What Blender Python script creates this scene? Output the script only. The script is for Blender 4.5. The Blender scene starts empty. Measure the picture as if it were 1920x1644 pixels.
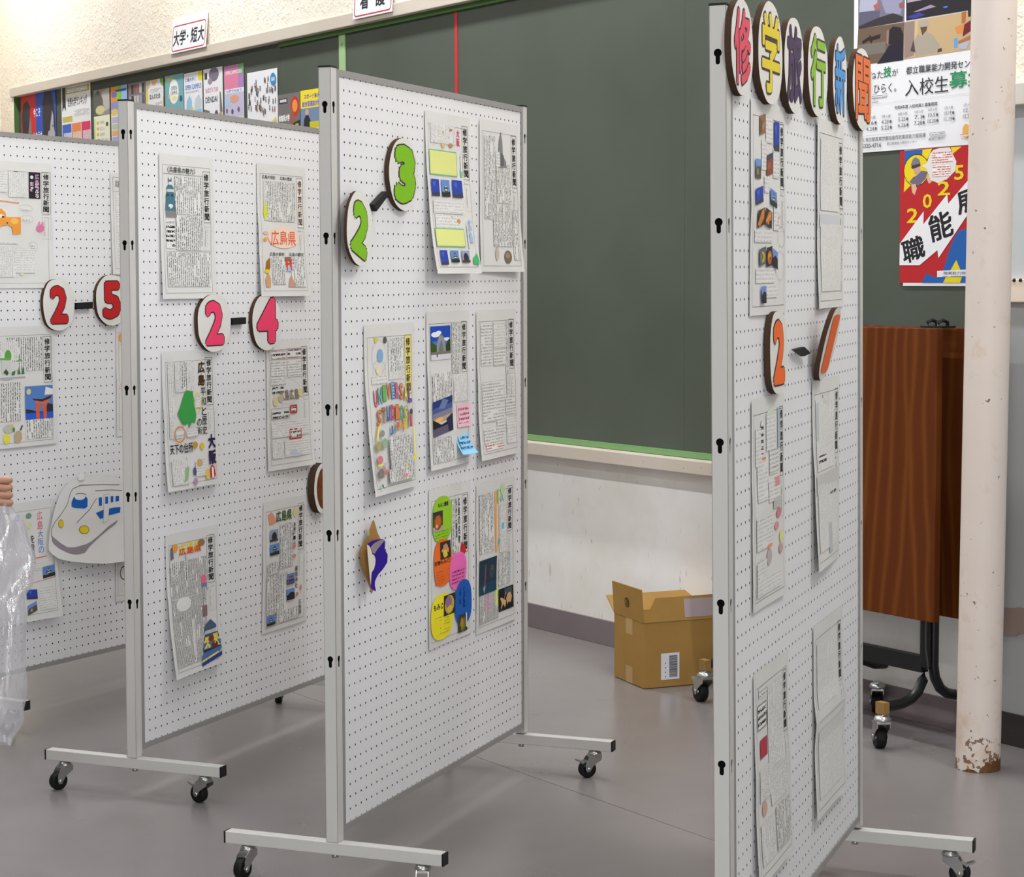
import bpy, bmesh, math, random
from mathutils import Matrix, Vector
random.seed(7)
SC = bpy.context.scene
COL = SC.collection
PI = math.pi

# ------------------------------------------------------------------ camera
F_PX, CAM_H, PITCH, ROLL = 3825.47, 1.44896, 0.079076, 0.004378
cp, sp = math.cos(PITCH), math.sin(PITCH)
cr, sr = math.cos(ROLL), math.sin(ROLL)
_r = Vector((1, 0, 0)); _f = Vector((0, cp, -sp)); _d = Vector((0, -sp, -cp))
CR = cr * _r + sr * _d
CD = -sr * _r + cr * _d
CF = _f
cam_data = bpy.data.cameras.new('camera')
cam_data.sensor_fit = 'HORIZONTAL'
cam_data.sensor_width = 36.0
cam_data.lens = F_PX / 1920.0 * 36.0
cam_data.clip_end = 60
cam = bpy.data.objects.new('camera', cam_data)
COL.objects.link(cam)
_m = Matrix.Identity(4)
for i, ax in enumerate((CR, -CD, -CF)):
    for k in range(3):
        _m[k][i] = ax[k]
_m[2][3] = CAM_H
cam.matrix_world = _m
SC.camera = cam
CAM = Vector((0, 0, CAM_H))

# ------------------------------------------------------------------ world, exposure
w = bpy.data.worlds.new('world'); SC.world = w
w.use_nodes = True
w.node_tree.nodes['Background'].inputs[0].default_value = (0.8, 0.85, 1, 1)
w.node_tree.nodes['Background'].inputs[1].default_value = 0.15
SC.view_settings.view_transform = 'Standard'
SC.view_settings.look = 'None'
SC.view_settings.exposure = -0.08
SC.view_settings.gamma = 1.0
SC.view_settings.use_curve_mapping = False
SC.cycles.max_bounces = 8
SC.cycles.diffuse_bounces = 4
SC.cycles.glossy_bounces = 3
SC.cycles.transparent_max_bounces = 12

# ------------------------------------------------------------------ the long back wall's own axes: s along it, n into it
TH = math.radians(-56.0)
WT = Vector((math.cos(TH), math.sin(TH), 0))
WN = Vector((-math.sin(TH), math.cos(TH), 0))
WD = 4.75
def WP(s, n, z):
    return WT * s + WN * n + Vector((0, 0, z))
def wall_matrix(s, n, z):            # local x = along wall to the right, y = into the wall, z up
    m = Matrix.Identity(4)
    for i, ax in enumerate((WT, WN, Vector((0, 0, 1)))):
        for k in range(3): m[k][i] = ax[k]
    m.translation = WP(s, n, z)
    return m

CEIL = 4.1
LIGHTS = []   # (s, n, power)
for s, pw in ((-12.0, 35), (-9.6, 36), (-7.2, 40), (-4.8, 46), (-2.3, 58)): LIGHTS.append((s, 4.07, pw))
for s, pw in ((-8.6, 42), (-6.2, 46), (-4.0, 24), (-1.0, 22)): LIGHTS.append((s, 1.9, pw))
for s in (-6.2, -3.4, -0.6, 2.2): LIGHTS.append((s, -0.4, 24))
for s in (-3.4, -0.6, 2.2): LIGHTS.append((s, -2.8, 28))
for i, (s, n, pw) in enumerate(LIGHTS):
    ld = bpy.data.lights.new('tube_light', 'AREA')
    ld.shape = 'RECTANGLE'; ld.size = 1.2; ld.size_y = 0.16
    ld.energy = pw; ld.color = (0.975, 0.985, 1.0)
    lo = bpy.data.objects.new('tube_light', ld)
    lo.matrix_world = wall_matrix(s, n, CEIL - 0.13)
    COL.objects.link(lo)

# added soft light for post ends and low board faces; windows unseen, added too
for n in (-3.2, -0.2):
    ld = bpy.data.lights.new('added_side_light', 'AREA'); ld.shape = 'RECTANGLE'; ld.size = 2.6; ld.size_y = 1.7
    ld.energy = 105; ld.color = (0.96, 0.98, 1.0)
    lo = bpy.data.objects.new('added_side_light', ld)
    lo.matrix_world = wall_matrix(3.5, n, 1.85) @ Matrix.Rotation(math.pi / 2, 4, 'Y')
    COL.objects.link(lo)

# ------------------------------------------------------------------ helpers
def lin(c):
    def f(x):
        x /= 255.0
        return x / 12.92 if x <= 0.04045 else ((x + 0.055) / 1.055) ** 2.4
    return (f(c[0]), f(c[1]), f(c[2]), 1.0)

_mats = {}
def flat(c, rough=0.7, spec=0.3, metal=0.0):
    key = (tuple(c), rough, spec, metal)
    if key in _mats: return _mats[key]
    m = bpy.data.materials.new('paint'); m.use_nodes = True
    b = m.node_tree.nodes['Principled BSDF']
    b.inputs['Base Color'].default_value = lin(c)
    b.inputs['Roughness'].default_value = rough
    b.inputs['Specular IOR Level'].default_value = spec
    b.inputs['Metallic'].default_value = metal
    _mats[key] = m
    return m

class NT:
    """small node-tree builder"""
    def __init__(s, name, rough=0.7, spec=0.3):
        s.m = bpy.data.materials.new(name); s.m.use_nodes = True
        s.t = s.m.node_tree; s.b = s.t.nodes['Principled BSDF']
        s.b.inputs['Roughness'].default_value = rough
        s.b.inputs['Specular IOR Level'].default_value = spec
    def n(s, typ, **kw):
        nd = s.t.nodes.new(typ)
        for k, v in kw.items():
            if k.startswith('i_'):
                nd.inputs[int(k[2:])].default_value = v
            else: setattr(nd, k, v)
        return nd
    def L(s, a, b): s.t.links.new(a, b)
    def math(s, op, a, b=None, c=None):
        nd = s.t.nodes.new('ShaderNodeMath'); nd.operation = op
        for i, v in enumerate((a, b, c)):
            if v is None: continue
            if isinstance(v, (int, float)): nd.inputs[i].default_value = v
            else: s.L(v, nd.inputs[i])
        return nd.outputs[0]
    def mix(s, fac, a, b):
        nd = s.t.nodes.new('ShaderNodeMix'); nd.data_type = 'RGBA'
        for idx, v in ((0, fac), (6, a), (7, b)):
            if isinstance(v, (int, float)): nd.inputs[idx].default_value = v
            elif isinstance(v, tuple): nd.inputs[idx].default_value = v
            else: s.L(v, nd.inputs[idx])
        return nd.outputs[2]
    def noise(s, vec, scale, detail=2.0, rough=0.5):
        nd = s.t.nodes.new('ShaderNodeTexNoise')
        nd.inputs['Scale'].default_value = scale; nd.inputs['Detail'].default_value = detail
        nd.inputs['Roughness'].default_value = rough
        if vec is not None: s.L(vec, nd.inputs['Vector'])
        return nd.outputs['Fac']
    def ramp(s, fac, stops):
        nd = s.t.nodes.new('ShaderNodeValToRGB')
        cr_ = nd.color_ramp
        while len(cr_.elements) < len(stops): cr_.elements.new(0.5)
        for e, (p, c) in zip(cr_.elements, stops):
            e.position = p; e.color = c if len(c) == 4 else (*c, 1)
        s.L(fac, nd.inputs[0]); return nd.outputs[0]
    def obj(s): return s.n('ShaderNodeTexCoord').outputs['Object']
    def uv(s): return s.n('ShaderNodeTexCoord').outputs['UV']
    def mapping(s, vec, scale):
        nd = s.n('ShaderNodeMapping'); nd.inputs['Scale'].default_value = scale
        s.L(vec, nd.inputs['Vector']); return nd.outputs[0]
    def bump(s, h, strength, dist):
        nd = s.n('ShaderNodeBump'); nd.inputs['Strength'].default_value = strength
        nd.inputs['Distance'].default_value = dist
        s.L(h, nd.inputs['Height']); s.L(nd.outputs[0], s.b.inputs['Normal'])
    def col(s, c): s.L(c, s.b.inputs['Base Color'])
    def rough(s, c): s.L(c, s.b.inputs['Roughness'])

class MB:
    """collects polygons with material indices into ONE mesh object"""
    def __init__(s): s.v = []; s.f = []; s.mi = []; s.ms = []; s.uv = []; s.sm = []
    def mat(s, m):
        if m not in s.ms: s.ms.append(m)
        return s.ms.index(m)
    def add(s, verts, faces, m, uvs=None, smooth=False):
        o = len(s.v); k = s.mat(m)
        s.v += [tuple(x) for x in verts]
        s.uv += list(uvs) if uvs else [(0.0, 0.0)] * len(verts)
        for f in faces:
            s.f.append([i + o for i in f]); s.mi.append(k); s.sm.append(smooth)
    def box(s, lo, hi, m):
        x0, y0, z0 = lo; x1, y1, z1 = hi
        v = [(x0,y0,z0),(x1,y0,z0),(x1,y1,z0),(x0,y1,z0),(x0,y0,z1),(x1,y0,z1),(x1,y1,z1),(x0,y1,z1)]
        s.add(v, [(0,3,2,1),(4,5,6,7),(0,1,5,4),(1,2,6,5),(2,3,7,6),(3,0,4,7)], m)
    def prism(s, pts, axis, lo, hi, m, m_cap=None):
        """outline pts (2D) extruded along an axis ('x','y','z')"""
        n = len(pts)
        def P(p, h):
            if axis == 'y': return (p[0], h, p[1])
            if axis == 'x': return (h, p[0], p[1])
            return (p[0], p[1], h)
        v = [P(p, lo) for p in pts] + [P(p, hi) for p in pts]
        s.add(v, [(i, (i+1) % n, n + (i+1) % n, n + i) for i in range(n)], m)
        s.add([P(p, lo) for p in pts], [list(range(n))[::-1]], m_cap or m)
        s.add([P(p, hi) for p in pts], [list(range(n))], m_cap or m)
    def lathe(s, prof, m, seg=24, mat=None, smooth=True):
        """profile [(r,h)] turned about local z, then placed by matrix"""
        mat = mat or Matrix.Identity(4); v = []; f = []
        for r, h in prof:
            for k in range(seg):
                a = 2 * PI * k / seg
                v.append(mat @ Vector((r * math.cos(a), r * math.sin(a), h)))
        for i in range(len(prof) - 1):
            for k in range(seg):
                k2 = (k + 1) % seg
                f.append((i*seg+k, i*seg+k2, (i+1)*seg+k2, (i+1)*seg+k))
        s.add(v, f, m, smooth=smooth)
        for i, rev in ((0, True), (len(prof)-1, False)):
            if prof[i][0] > 1e-5:
                ring = v[i*seg:(i+1)*seg]
                s.add(ring, [list(range(seg))[::-1] if rev else list(range(seg))], m)
    def tube(s, path, r, m, seg=12, cap=True):
        """round tube along a 3D polyline"""
        pts = [Vector(p) for p in path]; v = []; f = []
        for i, p in enumerate(pts):
            if i == 0: t = pts[1] - pts[0]
            elif i == len(pts) - 1: t = pts[-1] - pts[-2]
            else: t = (pts[i+1] - p).normalized() + (p - pts[i-1]).normalized()
            t.normalize()
            up = Vector((0, 0, 1)) if abs(t.z) < 0.95 else Vector((0.3, 1, 0))
            a = t.cross(up).normalized(); b = a.cross(t)
            if i and (a.dot(pa) < 0): pass
            pa = a
            rr = r[i] if isinstance(r, (list, tuple)) else r
            for k in range(seg):
                an = 2 * PI * k / seg
                v.append(p + a * rr * math.cos(an) + b * rr * math.sin(an))
        for i in range(len(pts) - 1):
            for k in range(seg):
                k2 = (k + 1) % seg
                f.append((i*seg+k, i*seg+k2, (i+1)*seg+k2, (i+1)*seg+k))
        s.add(v, f, m, smooth=True)
        if cap:
            s.add(v[:seg], [list(range(seg))[::-1]], m); s.add(v[-seg:], [list(range(seg))], m)
    def mesh(s, name):
        me = bpy.data.meshes.new(name)
        me.from_pydata(s.v, [], s.f)
        for m in s.ms: me.materials.append(m)
        me.polygons.foreach_set('material_index', s.mi)
        me.polygons.foreach_set('use_smooth', s.sm)
        ul = me.uv_layers.new(name='UVMap')
        li = [0] * len(me.loops); me.loops.foreach_get('vertex_index', li)
        fl = []
        for i in li: fl += s.uv[i]
        ul.data.foreach_set('uv', fl)
        me.update()
        return me
    def build(s, name, parent=None, matrix=None, label=None):
        o = bpy.data.objects.new(name, s.mesh(name)); COL.objects.link(o)
        if parent: o.parent = parent
        if matrix is not None:
            if parent: o.matrix_basis = matrix
            else: o.matrix_world = matrix
        if label: o['label'] = label
        return o

def empty(name, matrix):
    o = bpy.data.objects.new(name, None); COL.objects.link(o)
    o.empty_display_size = 0.1
    o.matrix_world = matrix
    return o
def tag(o, label, cat, group=None, kind=None):
    o['label'] = label; o['category'] = cat
    if group: o['group'] = group
    if kind: o['kind'] = kind
    return o
def structure(o, label=None):
    o['kind'] = 'structure'
    if label: o['label'] = label
    return o
def bevel(o, width=0.002, seg=2):
    md = o.modifiers.new('bevel', 'BEVEL'); md.width = width; md.segments = seg
    md.limit_method = 'ANGLE'; md.angle_limit = 0.6
    return o

# lettering: glyph outlines from Blender's own built-in font
_glyph = {}
def glyphs(txt, bold=0.0):
    key = (txt, bold)
    if key in _glyph: return _glyph[key]
    if bold:
        v0, f0 = glyphs(txt, 0.0)
        n = 4 if bold < .034 else 10
        top = 1.2e-5 * (n + 1)
        vs, fs = [(x, y, 0.0) for x, y, _ in v0], list(f0)
        for k in range(n):
            a = PI / 4 + 2 * PI * k / n; o = len(vs)
            vs += [(x + bold * math.cos(a), y + bold * math.sin(a), -1.2e-5 * (k + 1)) for x, y, _ in v0]
            fs += [tuple(i + o for i in f) for f in f0]
        vs = [(x, y, d + top) for x, y, d in vs]
        _glyph[key] = (vs, fs)
        return _glyph[key]
    c = bpy.data.curves.new('lettering', 'FONT'); c.body = txt; c.size = 1; c.resolution_u = 2
    o = bpy.data.objects.new('lettering', c); COL.objects.link(o)
    dg = bpy.context.evaluated_depsgraph_get()
    ev = o.evaluated_get(dg); me = ev.to_mesh()
    vs = [(v.co.x, v.co.y, 0.0) for v in me.vertices]; fs = [tuple(p.vertices) for p in me.polygons]
    ev.to_mesh_clear()
    bpy.data.objects.remove(o); bpy.data.curves.remove(c)
    if not vs: vs = [(0, 0, 0), (1, 0, 0), (1, .01, 0)]; fs = []
    _glyph[key] = (vs, fs)
    return _glyph[key]
_plates = {}
def plate(w, h, holes, thick):
    """flat plate in x/z (thickness along y) with cut-out outlines"""
    c = bpy.data.curves.new('plate', 'CURVE'); c.dimensions = '2D'; c.fill_mode = 'BOTH'; c.extrude = thick / 2
    def spl(pts):
        sp_ = c.splines.new('POLY'); sp_.points.add(len(pts) - 1); sp_.use_cyclic_u = True
        for p, q in zip(sp_.points, pts): p.co = (q[0], q[1], 0, 1)
    spl([(-w/2, 0), (w/2, 0), (w/2, h), (-w/2, h)])
    for hpts in holes: spl(hpts)
    o = bpy.data.objects.new('plate', c); COL.objects.link(o)
    dg = bpy.context.evaluated_depsgraph_get(); ev = o.evaluated_get(dg); me = ev.to_mesh()
    vs = [(v.co.x, v.co.z, v.co.y) for v in me.vertices]; fs = [tuple(p.vertices) for p in me.polygons]
    ev.to_mesh_clear(); bpy.data.objects.remove(o); bpy.data.curves.remove(c)
    return vs, fs
# ------------------------------------------------------------------ materials
def mat_steel_paint(name, c, rough=0.45):
    t = NT(name, rough, 0.4)
    o = t.obj(); nz = t.noise(o, 900, 1)
    t.col(t.mix(t.math('MULTIPLY', nz, 0.10), lin(c), lin([x * 0.8 for x in c])))
    t.bump(t.noise(o, 1200, 1), 0.08, 0.001)
    return t.m
M_FRAME = mat_steel_paint('powder_coated_frame', (205, 203, 199), 0.4)
M_RAIL = mat_steel_paint('grey_frame_rail', (150, 148, 146), 0.45)
def mat_board():
    t = NT('pegboard_white', 0.55, 0.35)
    o = t.obj()
    t.col(t.mix(t.noise(o, 4, 3), lin((226, 226, 228)), lin((233, 233, 234))))
    t.bump(t.noise(o, 700, 2), 0.05, 0.001)
    return t.m
M_BOARD = mat_board()
M_BLACK = flat((22, 22, 24), 0.5, 0.4)
M_RUBBER = flat((16, 16, 17), 0.6, 0.3)
M_CHROME = flat((178, 178, 176), 0.28, 0.5, 0.85)
M_CORE_SHADE = flat((14, 14, 14), 0.9, 0.1)  # near-black: hardboard core of hole walls, painted shade inside board and posts

def mat_plaster():
    t = NT('rough_cream_plaster', 0.9, 0.15)
    o = t.obj()
    n1 = t.noise(o, 55, 4, 0.55); n2 = t.noise(o, 16, 2)
    h = t.math('ADD', t.math('MULTIPLY', t.math('SMOOTH_MAX', n1, 0.47, 0.05), 1.0), t.math('MULTIPLY', n2, 0.5))
    t.bump(h, 0.9, 0.012)
    st = t.noise(o, 1.2, 4)
    t.col(t.mix(t.ramp(st, [(0.35, (0, 0, 0)), (0.75, (1, 1, 1))]), lin((246, 238, 224)), lin((240, 226, 202))))
    return t.m
def mat_lower():
    t = NT('scuffed_white_wall', 0.75, 0.2)
    o = t.obj()
    big = t.ramp(t.noise(o, 2.2, 5, 0.6), [(0.40, (0, 0, 0)), (0.72, (1, 1, 1))])
    c = t.mix(big, lin((244, 242, 239)), lin((230, 225, 215)))
    sc = t.ramp(t.noise(t.mapping(o, (60, 60, 14)), 1, 2), [(0.70, (0, 0, 0)), (0.76, (1, 1, 1))])
    c = t.mix(t.math('MULTIPLY', sc, 0.35), c, lin((110, 100, 92)))
    t.col(c); t.bump(t.noise(o, 120, 2), 0.1, 0.002)
    return t.m
def mat_green_board():
    t = NT('green_cloth_board', 0.9, 0.15)
    o = t.obj()
    n = t.noise(t.mapping(o, (900, 900, 350)), 1, 1)
    c = t.mix(n, lin((80, 87, 78)), lin((98, 103, 94)))
    c = t.mix(t.ramp(t.noise(o, 1.3, 3), [(0.4, (0, 0, 0)), (0.7, (1, 1, 1))]), c, lin((82, 88, 77)))
    t.col(c); t.bump(n, 0.15, 0.001)
    return t.m
def mat_floor():
    t = NT('grey_vinyl', 0.3, 0.45)
    o = t.obj()
    a = t.noise(o, 1.1, 4, 0.6)
    c = t.mix(a, lin((122, 117, 116)), lin((140, 135, 134)))
    t.col(t.mix(t.math('MULTIPLY', t.noise(t.mapping(o, (7, 2, 7)), 1, 3), 0.3), c, lin((112, 106, 106))))
    t.rough(t.math('ADD', t.math('MULTIPLY', t.noise(o, 3.0, 4), 0.14), 0.18))
    return t.m
def mat_base():
    t = NT('mauve_vinyl_skirting', 0.5, 0.3)
    o = t.obj()
    t.col(t.mix(t.noise(o, 8, 4), lin((118, 106, 108)), lin((134, 122, 124))))
    return t.m
def mat_trim():
    t = NT('painted_wood_trim', 0.6, 0.3)
    o = t.obj()
    c = t.mix(t.noise(o, 2.5, 4), lin((214, 205, 192)), lin((200, 188, 172)))
    sp_ = t.ramp(t.noise(o, 60, 2), [(0.72, (0, 0, 0)), (0.75, (1, 1, 1))])
    t.col(t.mix(t.math('MULTIPLY', sp_, 0.5), c, lin((90, 75, 62))))
    return t.m
M_TRIM = mat_trim(); M_LOWER = mat_lower(); M_PLASTER = mat_plaster()
M_GREEN_RAIL = flat((122, 164, 108), 0.55, 0.3)

# ------------------------------------------------------------------ room shell (in the back wall's own axes)
I_W = wall_matrix(0, 0, 0)          # local x = s, y = n, z = z
S0, S1, N0 = -12.9, 3.6, -5.2
def shell(name, lo, hi, m, bev=0, label=None):
    b = MB(); b.box(lo, hi, m); o = b.build(name, matrix=I_W); structure(o, label)
    if bev: bevel(o, bev)
    return o
M_FLOOR = mat_floor()
b = MB(); b.box((S0, N0, -0.06), (S1, WD + 0.1, -0.004), flat((70, 64, 62), 0.9))
floor = structure(b.build('floor', matrix=I_W))
edge = [N0, -4.38, -2.55, -0.72, 1.11, 2.94, WD + 0.1]
edge = [N0, -3.79, -1.97, -0.15, 1.67, 3.31, WD + 0.1]
for i in range(len(edge) - 1):
    b = MB(); b.box((S0, edge[i] + 0.0012, -0.004), (S1, edge[i+1] - 0.0012, 0.0), M_FLOOR)
    b.build('vinyl_sheet', parent=floor)
M_WHITE = flat((120, 116, 110), 0.85, 0.2)  # unseen walls, mid-grey chosen to cut bounced light
shell('ceiling', (S0, N0, CEIL), (S1, WD + 0.1, CEIL + 0.05), flat((150, 148, 144), 0.9, 0.2))
# back wall: rough plaster above the board, smooth scuffed wall below, both proud of the recessed board
shell('wall_back', (S0, WD - 0.03, 2.655), (S1, WD + 0.1, CEIL), M_PLASTER, label='rough cream plaster wall above the notice board')
b = MB(); b.box((S0, WD - 0.03, 0.70), (-12.66, WD + 0.1, 2.655), M_PLASTER)
structure(b.build('wall_back', matrix=I_W), 'cream plaster strip of wall at the left end of the notice board')
shell('wall_back', (S0, WD + 0.004, 0), (-4.40, WD + 0.1, 0.735), M_LOWER, label='scuffed white wall below the notice board')
shell('wall_left', (S0 - 0.1, N0, 0), (S0, WD + 0.1, CEIL), M_PLASTER)
shell('wall_right', (S1, N0, 0), (S1 + 0.1, WD + 0.1, CEIL), M_WHITE)
added_pane_glow = bpy.data.materials.new('added_window_glow'); added_pane_glow.use_nodes = True
_b = added_pane_glow.node_tree.nodes['Principled BSDF']; _b.inputs['Emission Color'].default_value = (.85, .92, 1, 1); _b.inputs['Emission Strength'].default_value = 1.5
for i, n in enumerate((-3.2, -0.2)):  # added windows, unseen, their panes glowing to go with the side light
    b = MB()
    for y in (n - 1.3, n - .025, n + 1.25): b.box((S1 - .05, y, 1.0), (S1, y + .05, 2.7), M_FRAME)
    for z in (1.0, 2.65): b.box((S1 - .05, n - 1.3, z), (S1, n + 1.3, z + .05), M_FRAME)
    wo = structure(b.build('added_window_%d' % (i + 1), matrix=I_W))
    for y in (n - 1.25, n + .025):
        b = MB(); b.box((S1 - .03, y, 1.05), (S1 - .024, y + 1.225, 2.65), added_pane_glow); b.build('pane', parent=wo)
shell('wall_front', (S0, N0 - 0.1, 0), (S1, N0, CEIL), M_WHITE)
shell('trim_1', (-12.69, WD - 0.045, 2.603), (S1, WD + 0.02, 2.662), M_TRIM, 0.004, 'cream wooden trim along the top of the notice board')
shell('trim_2', (-12.69, WD - 0.062, 0.728), (-4.40, WD + 0.02, 0.778), M_TRIM, 0.003, 'cream wooden ledge under the notice board')
shell('baseboard_back', (S0, WD - 0.004, 0.0), (-4.40, WD + 0.02, 0.1), mat_base(), 0.002)
# right of the pole: grey infill panels with cream rails
M_GREYP = flat((188, 192, 193), 0.6, 0.3)
shell('wall_back', (-4.40, WD, 0.1), (S1, WD + 0.1, 1.365), flat((160, 160, 158), 0.6, 0.3), label='grey lower infill panel right of the pole')  # same grey panel darkened, shade low on the wall put into its colour
shell('wall_back', (-4.40, WD, 1.435), (S1, WD + 0.1, 1.955), M_GREYP, label='grey upper infill panel right of the pole')
shell('wall_back', (-4.40, WD - 0.02, 2.02), (S1, WD + 0.1, 2.655), M_PLASTER, label='rough plaster above the grey infill panel')
shell('trim_3', (-4.40, WD - 0.02, 1.365), (S1, WD + 0.05, 1.435), flat((226, 208, 190), 0.6), 0.003, 'cream rail between the grey infill panels')
shell('trim_4', (-4.40, WD - 0.05, 1.955), (S1, WD + 0.05, 2.02), flat((205, 200, 192), 0.6), 0.003, 'pale rail above the grey infill panel')
shell('baseboard_back', (-4.40, WD - 0.01, 0.0), (S1, WD + 0.02, 0.1), flat((52, 46, 46), 0.6), 0.002)
b = MB()
for s in (-4.305, -4.287, -4.262, -4.2): b.lathe([(0.0, 0), (0.006, 0), (0.005, 0.004), (0, 0.004)], M_BLACK, 8, Matrix.Translation((s, WD - 0.02, 1.432)) @ Matrix.Rotation(PI/2, 4, 'X'))
sc_ = b.build('screw_row', matrix=I_W); structure(sc_); sc_.name = 'trim_3_screws'
b = MB()
pts = [(-4.33, .335), (-4.275, .343), (-4.262, .352), (-4.2, .36), (-4.2, .43), (-4.262, .434), (-4.285, .428), (-4.33, .424)]
b.prism(pts, 'y', WD - 0.004, WD - 0.0005, flat((140, 122, 112), 0.6))
tag(b.build('packing_tape', matrix=I_W), 'stained brown packing tape stuck on grey panel right of the pole', 'tape')

# ------------------------------------------------------------------ notice board in the recess
nb = empty('notice_board', wall_matrix(-8.5, WD, 0.78))
tag(nb, 'dark green cloth notice board recessed along the back wall', 'notice board')
M_CLOTH = mat_green_board()
cuts = [-12.66, -9.065, -8.445, -7.453, -5.9, -4.40]
for i in range(len(cuts) - 1):
    b = MB(); b.box((cuts[i] + 8.5 + .0006, 0, -.005), (cuts[i+1] + 8.5 - .0006, 0.012, 1.83), M_CLOTH)
    b.build('cloth_panel', parent=nb)
b = MB(); b.box((-12.66 + 8.5, -0.012, 0), (-4.40 + 8.5, 0, 0.022), M_GREEN_RAIL); b.build('bottom_rail', parent=nb, label='pale green bottom rail')
b = MB(); b.box((-9.066 + 8.5, -0.014, 1.800), (-4.40 + 8.5, 0, 1.824), flat((70, 104, 52), 0.6)); b.build('top_rail', parent=nb, label='dark green top rail')
b = MB(); b.box((-12.66 + 8.5, -0.03, 0), (-12.655 + 8.5, 0, 1.824), flat((84, 116, 62), 0.6)); b.build('end_strip', parent=nb, label='green strip at left end')
b = MB(); b.box((-8.472 + 8.5, -0.005, 0.02), (-8.416 + 8.5, 0, 1.800), flat((160, 196, 140), 0.5)); b.build('joint_strip', parent=nb, label='pale green joint strip')
b = MB(); b.lathe([(0, 0), (.006, 0), (.004, .003), (0, .004)], M_CHROME, 10, Matrix.Translation((.058, -.005, 1.755)) @ Matrix.Rotation(PI/2, 4, 'X')); b.build('screw', parent=nb)
b = MB(); b.box((-7.464 + 8.5, -0.003, 0.02), (-7.443 + 8.5, 0, 1.800), flat((196, 52, 54), 0.5)); b.build('tape_strip', parent=nb, label='red tape strip')

# ------------------------------------------------------------------ ceiling lamps (the room's own light)
def lamp_mats():
    m = bpy.data.materials.new('lit_tube'); m.use_nodes = True
    bs = m.node_tree.nodes['Principled BSDF']
    bs.inputs['Emission Color'].default_value = (1, .97, .92, 1); bs.inputs['Emission Strength'].default_value = 4
    return m
M_TUBE = lamp_mats()
lamp_me = None
for i, (s, n, pw) in enumerate(LIGHTS):
    r = empty('ceiling_light', wall_matrix(s, n, CEIL))
    tag(r, 'twin tube fluorescent ceiling light above the display boards', 'ceiling light', 'fluorescent ceiling lights')
    if lamp_me is None:
        b = MB(); b.prism([(-.11, 0), (.11, 0), (.05, -.06), (-.05, -.06)], 'x', -.63, .63, flat((230, 230, 228), .5)); h_me = b.mesh('housing')
        b = MB(); b.tube([(-.6, 0, 0), (.6, 0, 0)], .013, M_TUBE, 10); t_me = b.mesh('tube'); lamp_me = 1
    for nm, me, loc in (('housing', h_me, (0, 0, 0)), ('tube', t_me, (0, .05, -.085)), ('tube', t_me, (0, -.05, -.085))):
        o = bpy.data.objects.new(nm, me); COL.objects.link(o); o.parent = r; o.location = loc
# ------------------------------------------------------------------ mobile pegboard panels
# local axes of a panel: x along the board from its near post, y backwards (the papered side faces -y), z up
PITCH_H = 0.030
ZB = 0.145           # height of the lowest row of holes
BW, BH = 39 * PITCH_H, 59 * PITCH_H
class Panel:
    def __init__(s, x, y, yaw, lean, roll):
        A = Vector((math.cos(yaw), math.sin(yaw), 0)); Y = Vector((-math.sin(yaw), math.cos(yaw), 0)); Z = Vector((0, 0, 1))
        s.root = Matrix.Identity(4)
        for i, ax in enumerate((A, Y, Z)):
            for k in range(3): s.root[k][i] = ax[k]
        s.root.translation = (x, y, 0)
        tl = Matrix.Identity(4)          # slight lean of the board in its feet
        tl[0][2] = roll; tl[2][0] = -roll; tl[1][2] = lean; tl[2][1] = -lean
        s.tilt = Matrix.Translation((0, 0, ZB)) @ tl @ Matrix.Translation((0, 0, -ZB))
        s.M = s.root @ s.tilt; s.Mi = s.M.inverted()
    def pix(s, u, v, b=0.0):
        """where the camera ray through a photo pixel meets the plane b in front of the board"""
        d = CR * ((u - 960.0) / F_PX) + CD * ((v - 822.0) / F_PX) + CF
        o = s.Mi @ CAM; dl = s.Mi.to_3x3() @ d
        t = (-b - o.y) / dl.y
        q = o + dl * t
        return q.x, q.z
    def slope(s, u, v):
        a0 = s.pix(u, v, 0)[0]; a1 = s.pix(u, v, 0.01)[0]
        return (a0 - a1) / 0.01
P5 = Panel(-1.66652 - 0.21 * math.cos(1.04738), 6.75333 - 0.21 * math.sin(1.04738), 1.04738, -0.00129, 0.00112)
P4 = Panel(-1.03978, 5.66178, 1.17201, -0.00498, 0.00205)
P3 = Panel(-0.40389, 4.79736, 1.19608, -0.00274, -0.00212)
P1 = Panel(0.41546, 3.74191, 1.20802, 0.00835, -0.0042)

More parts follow.
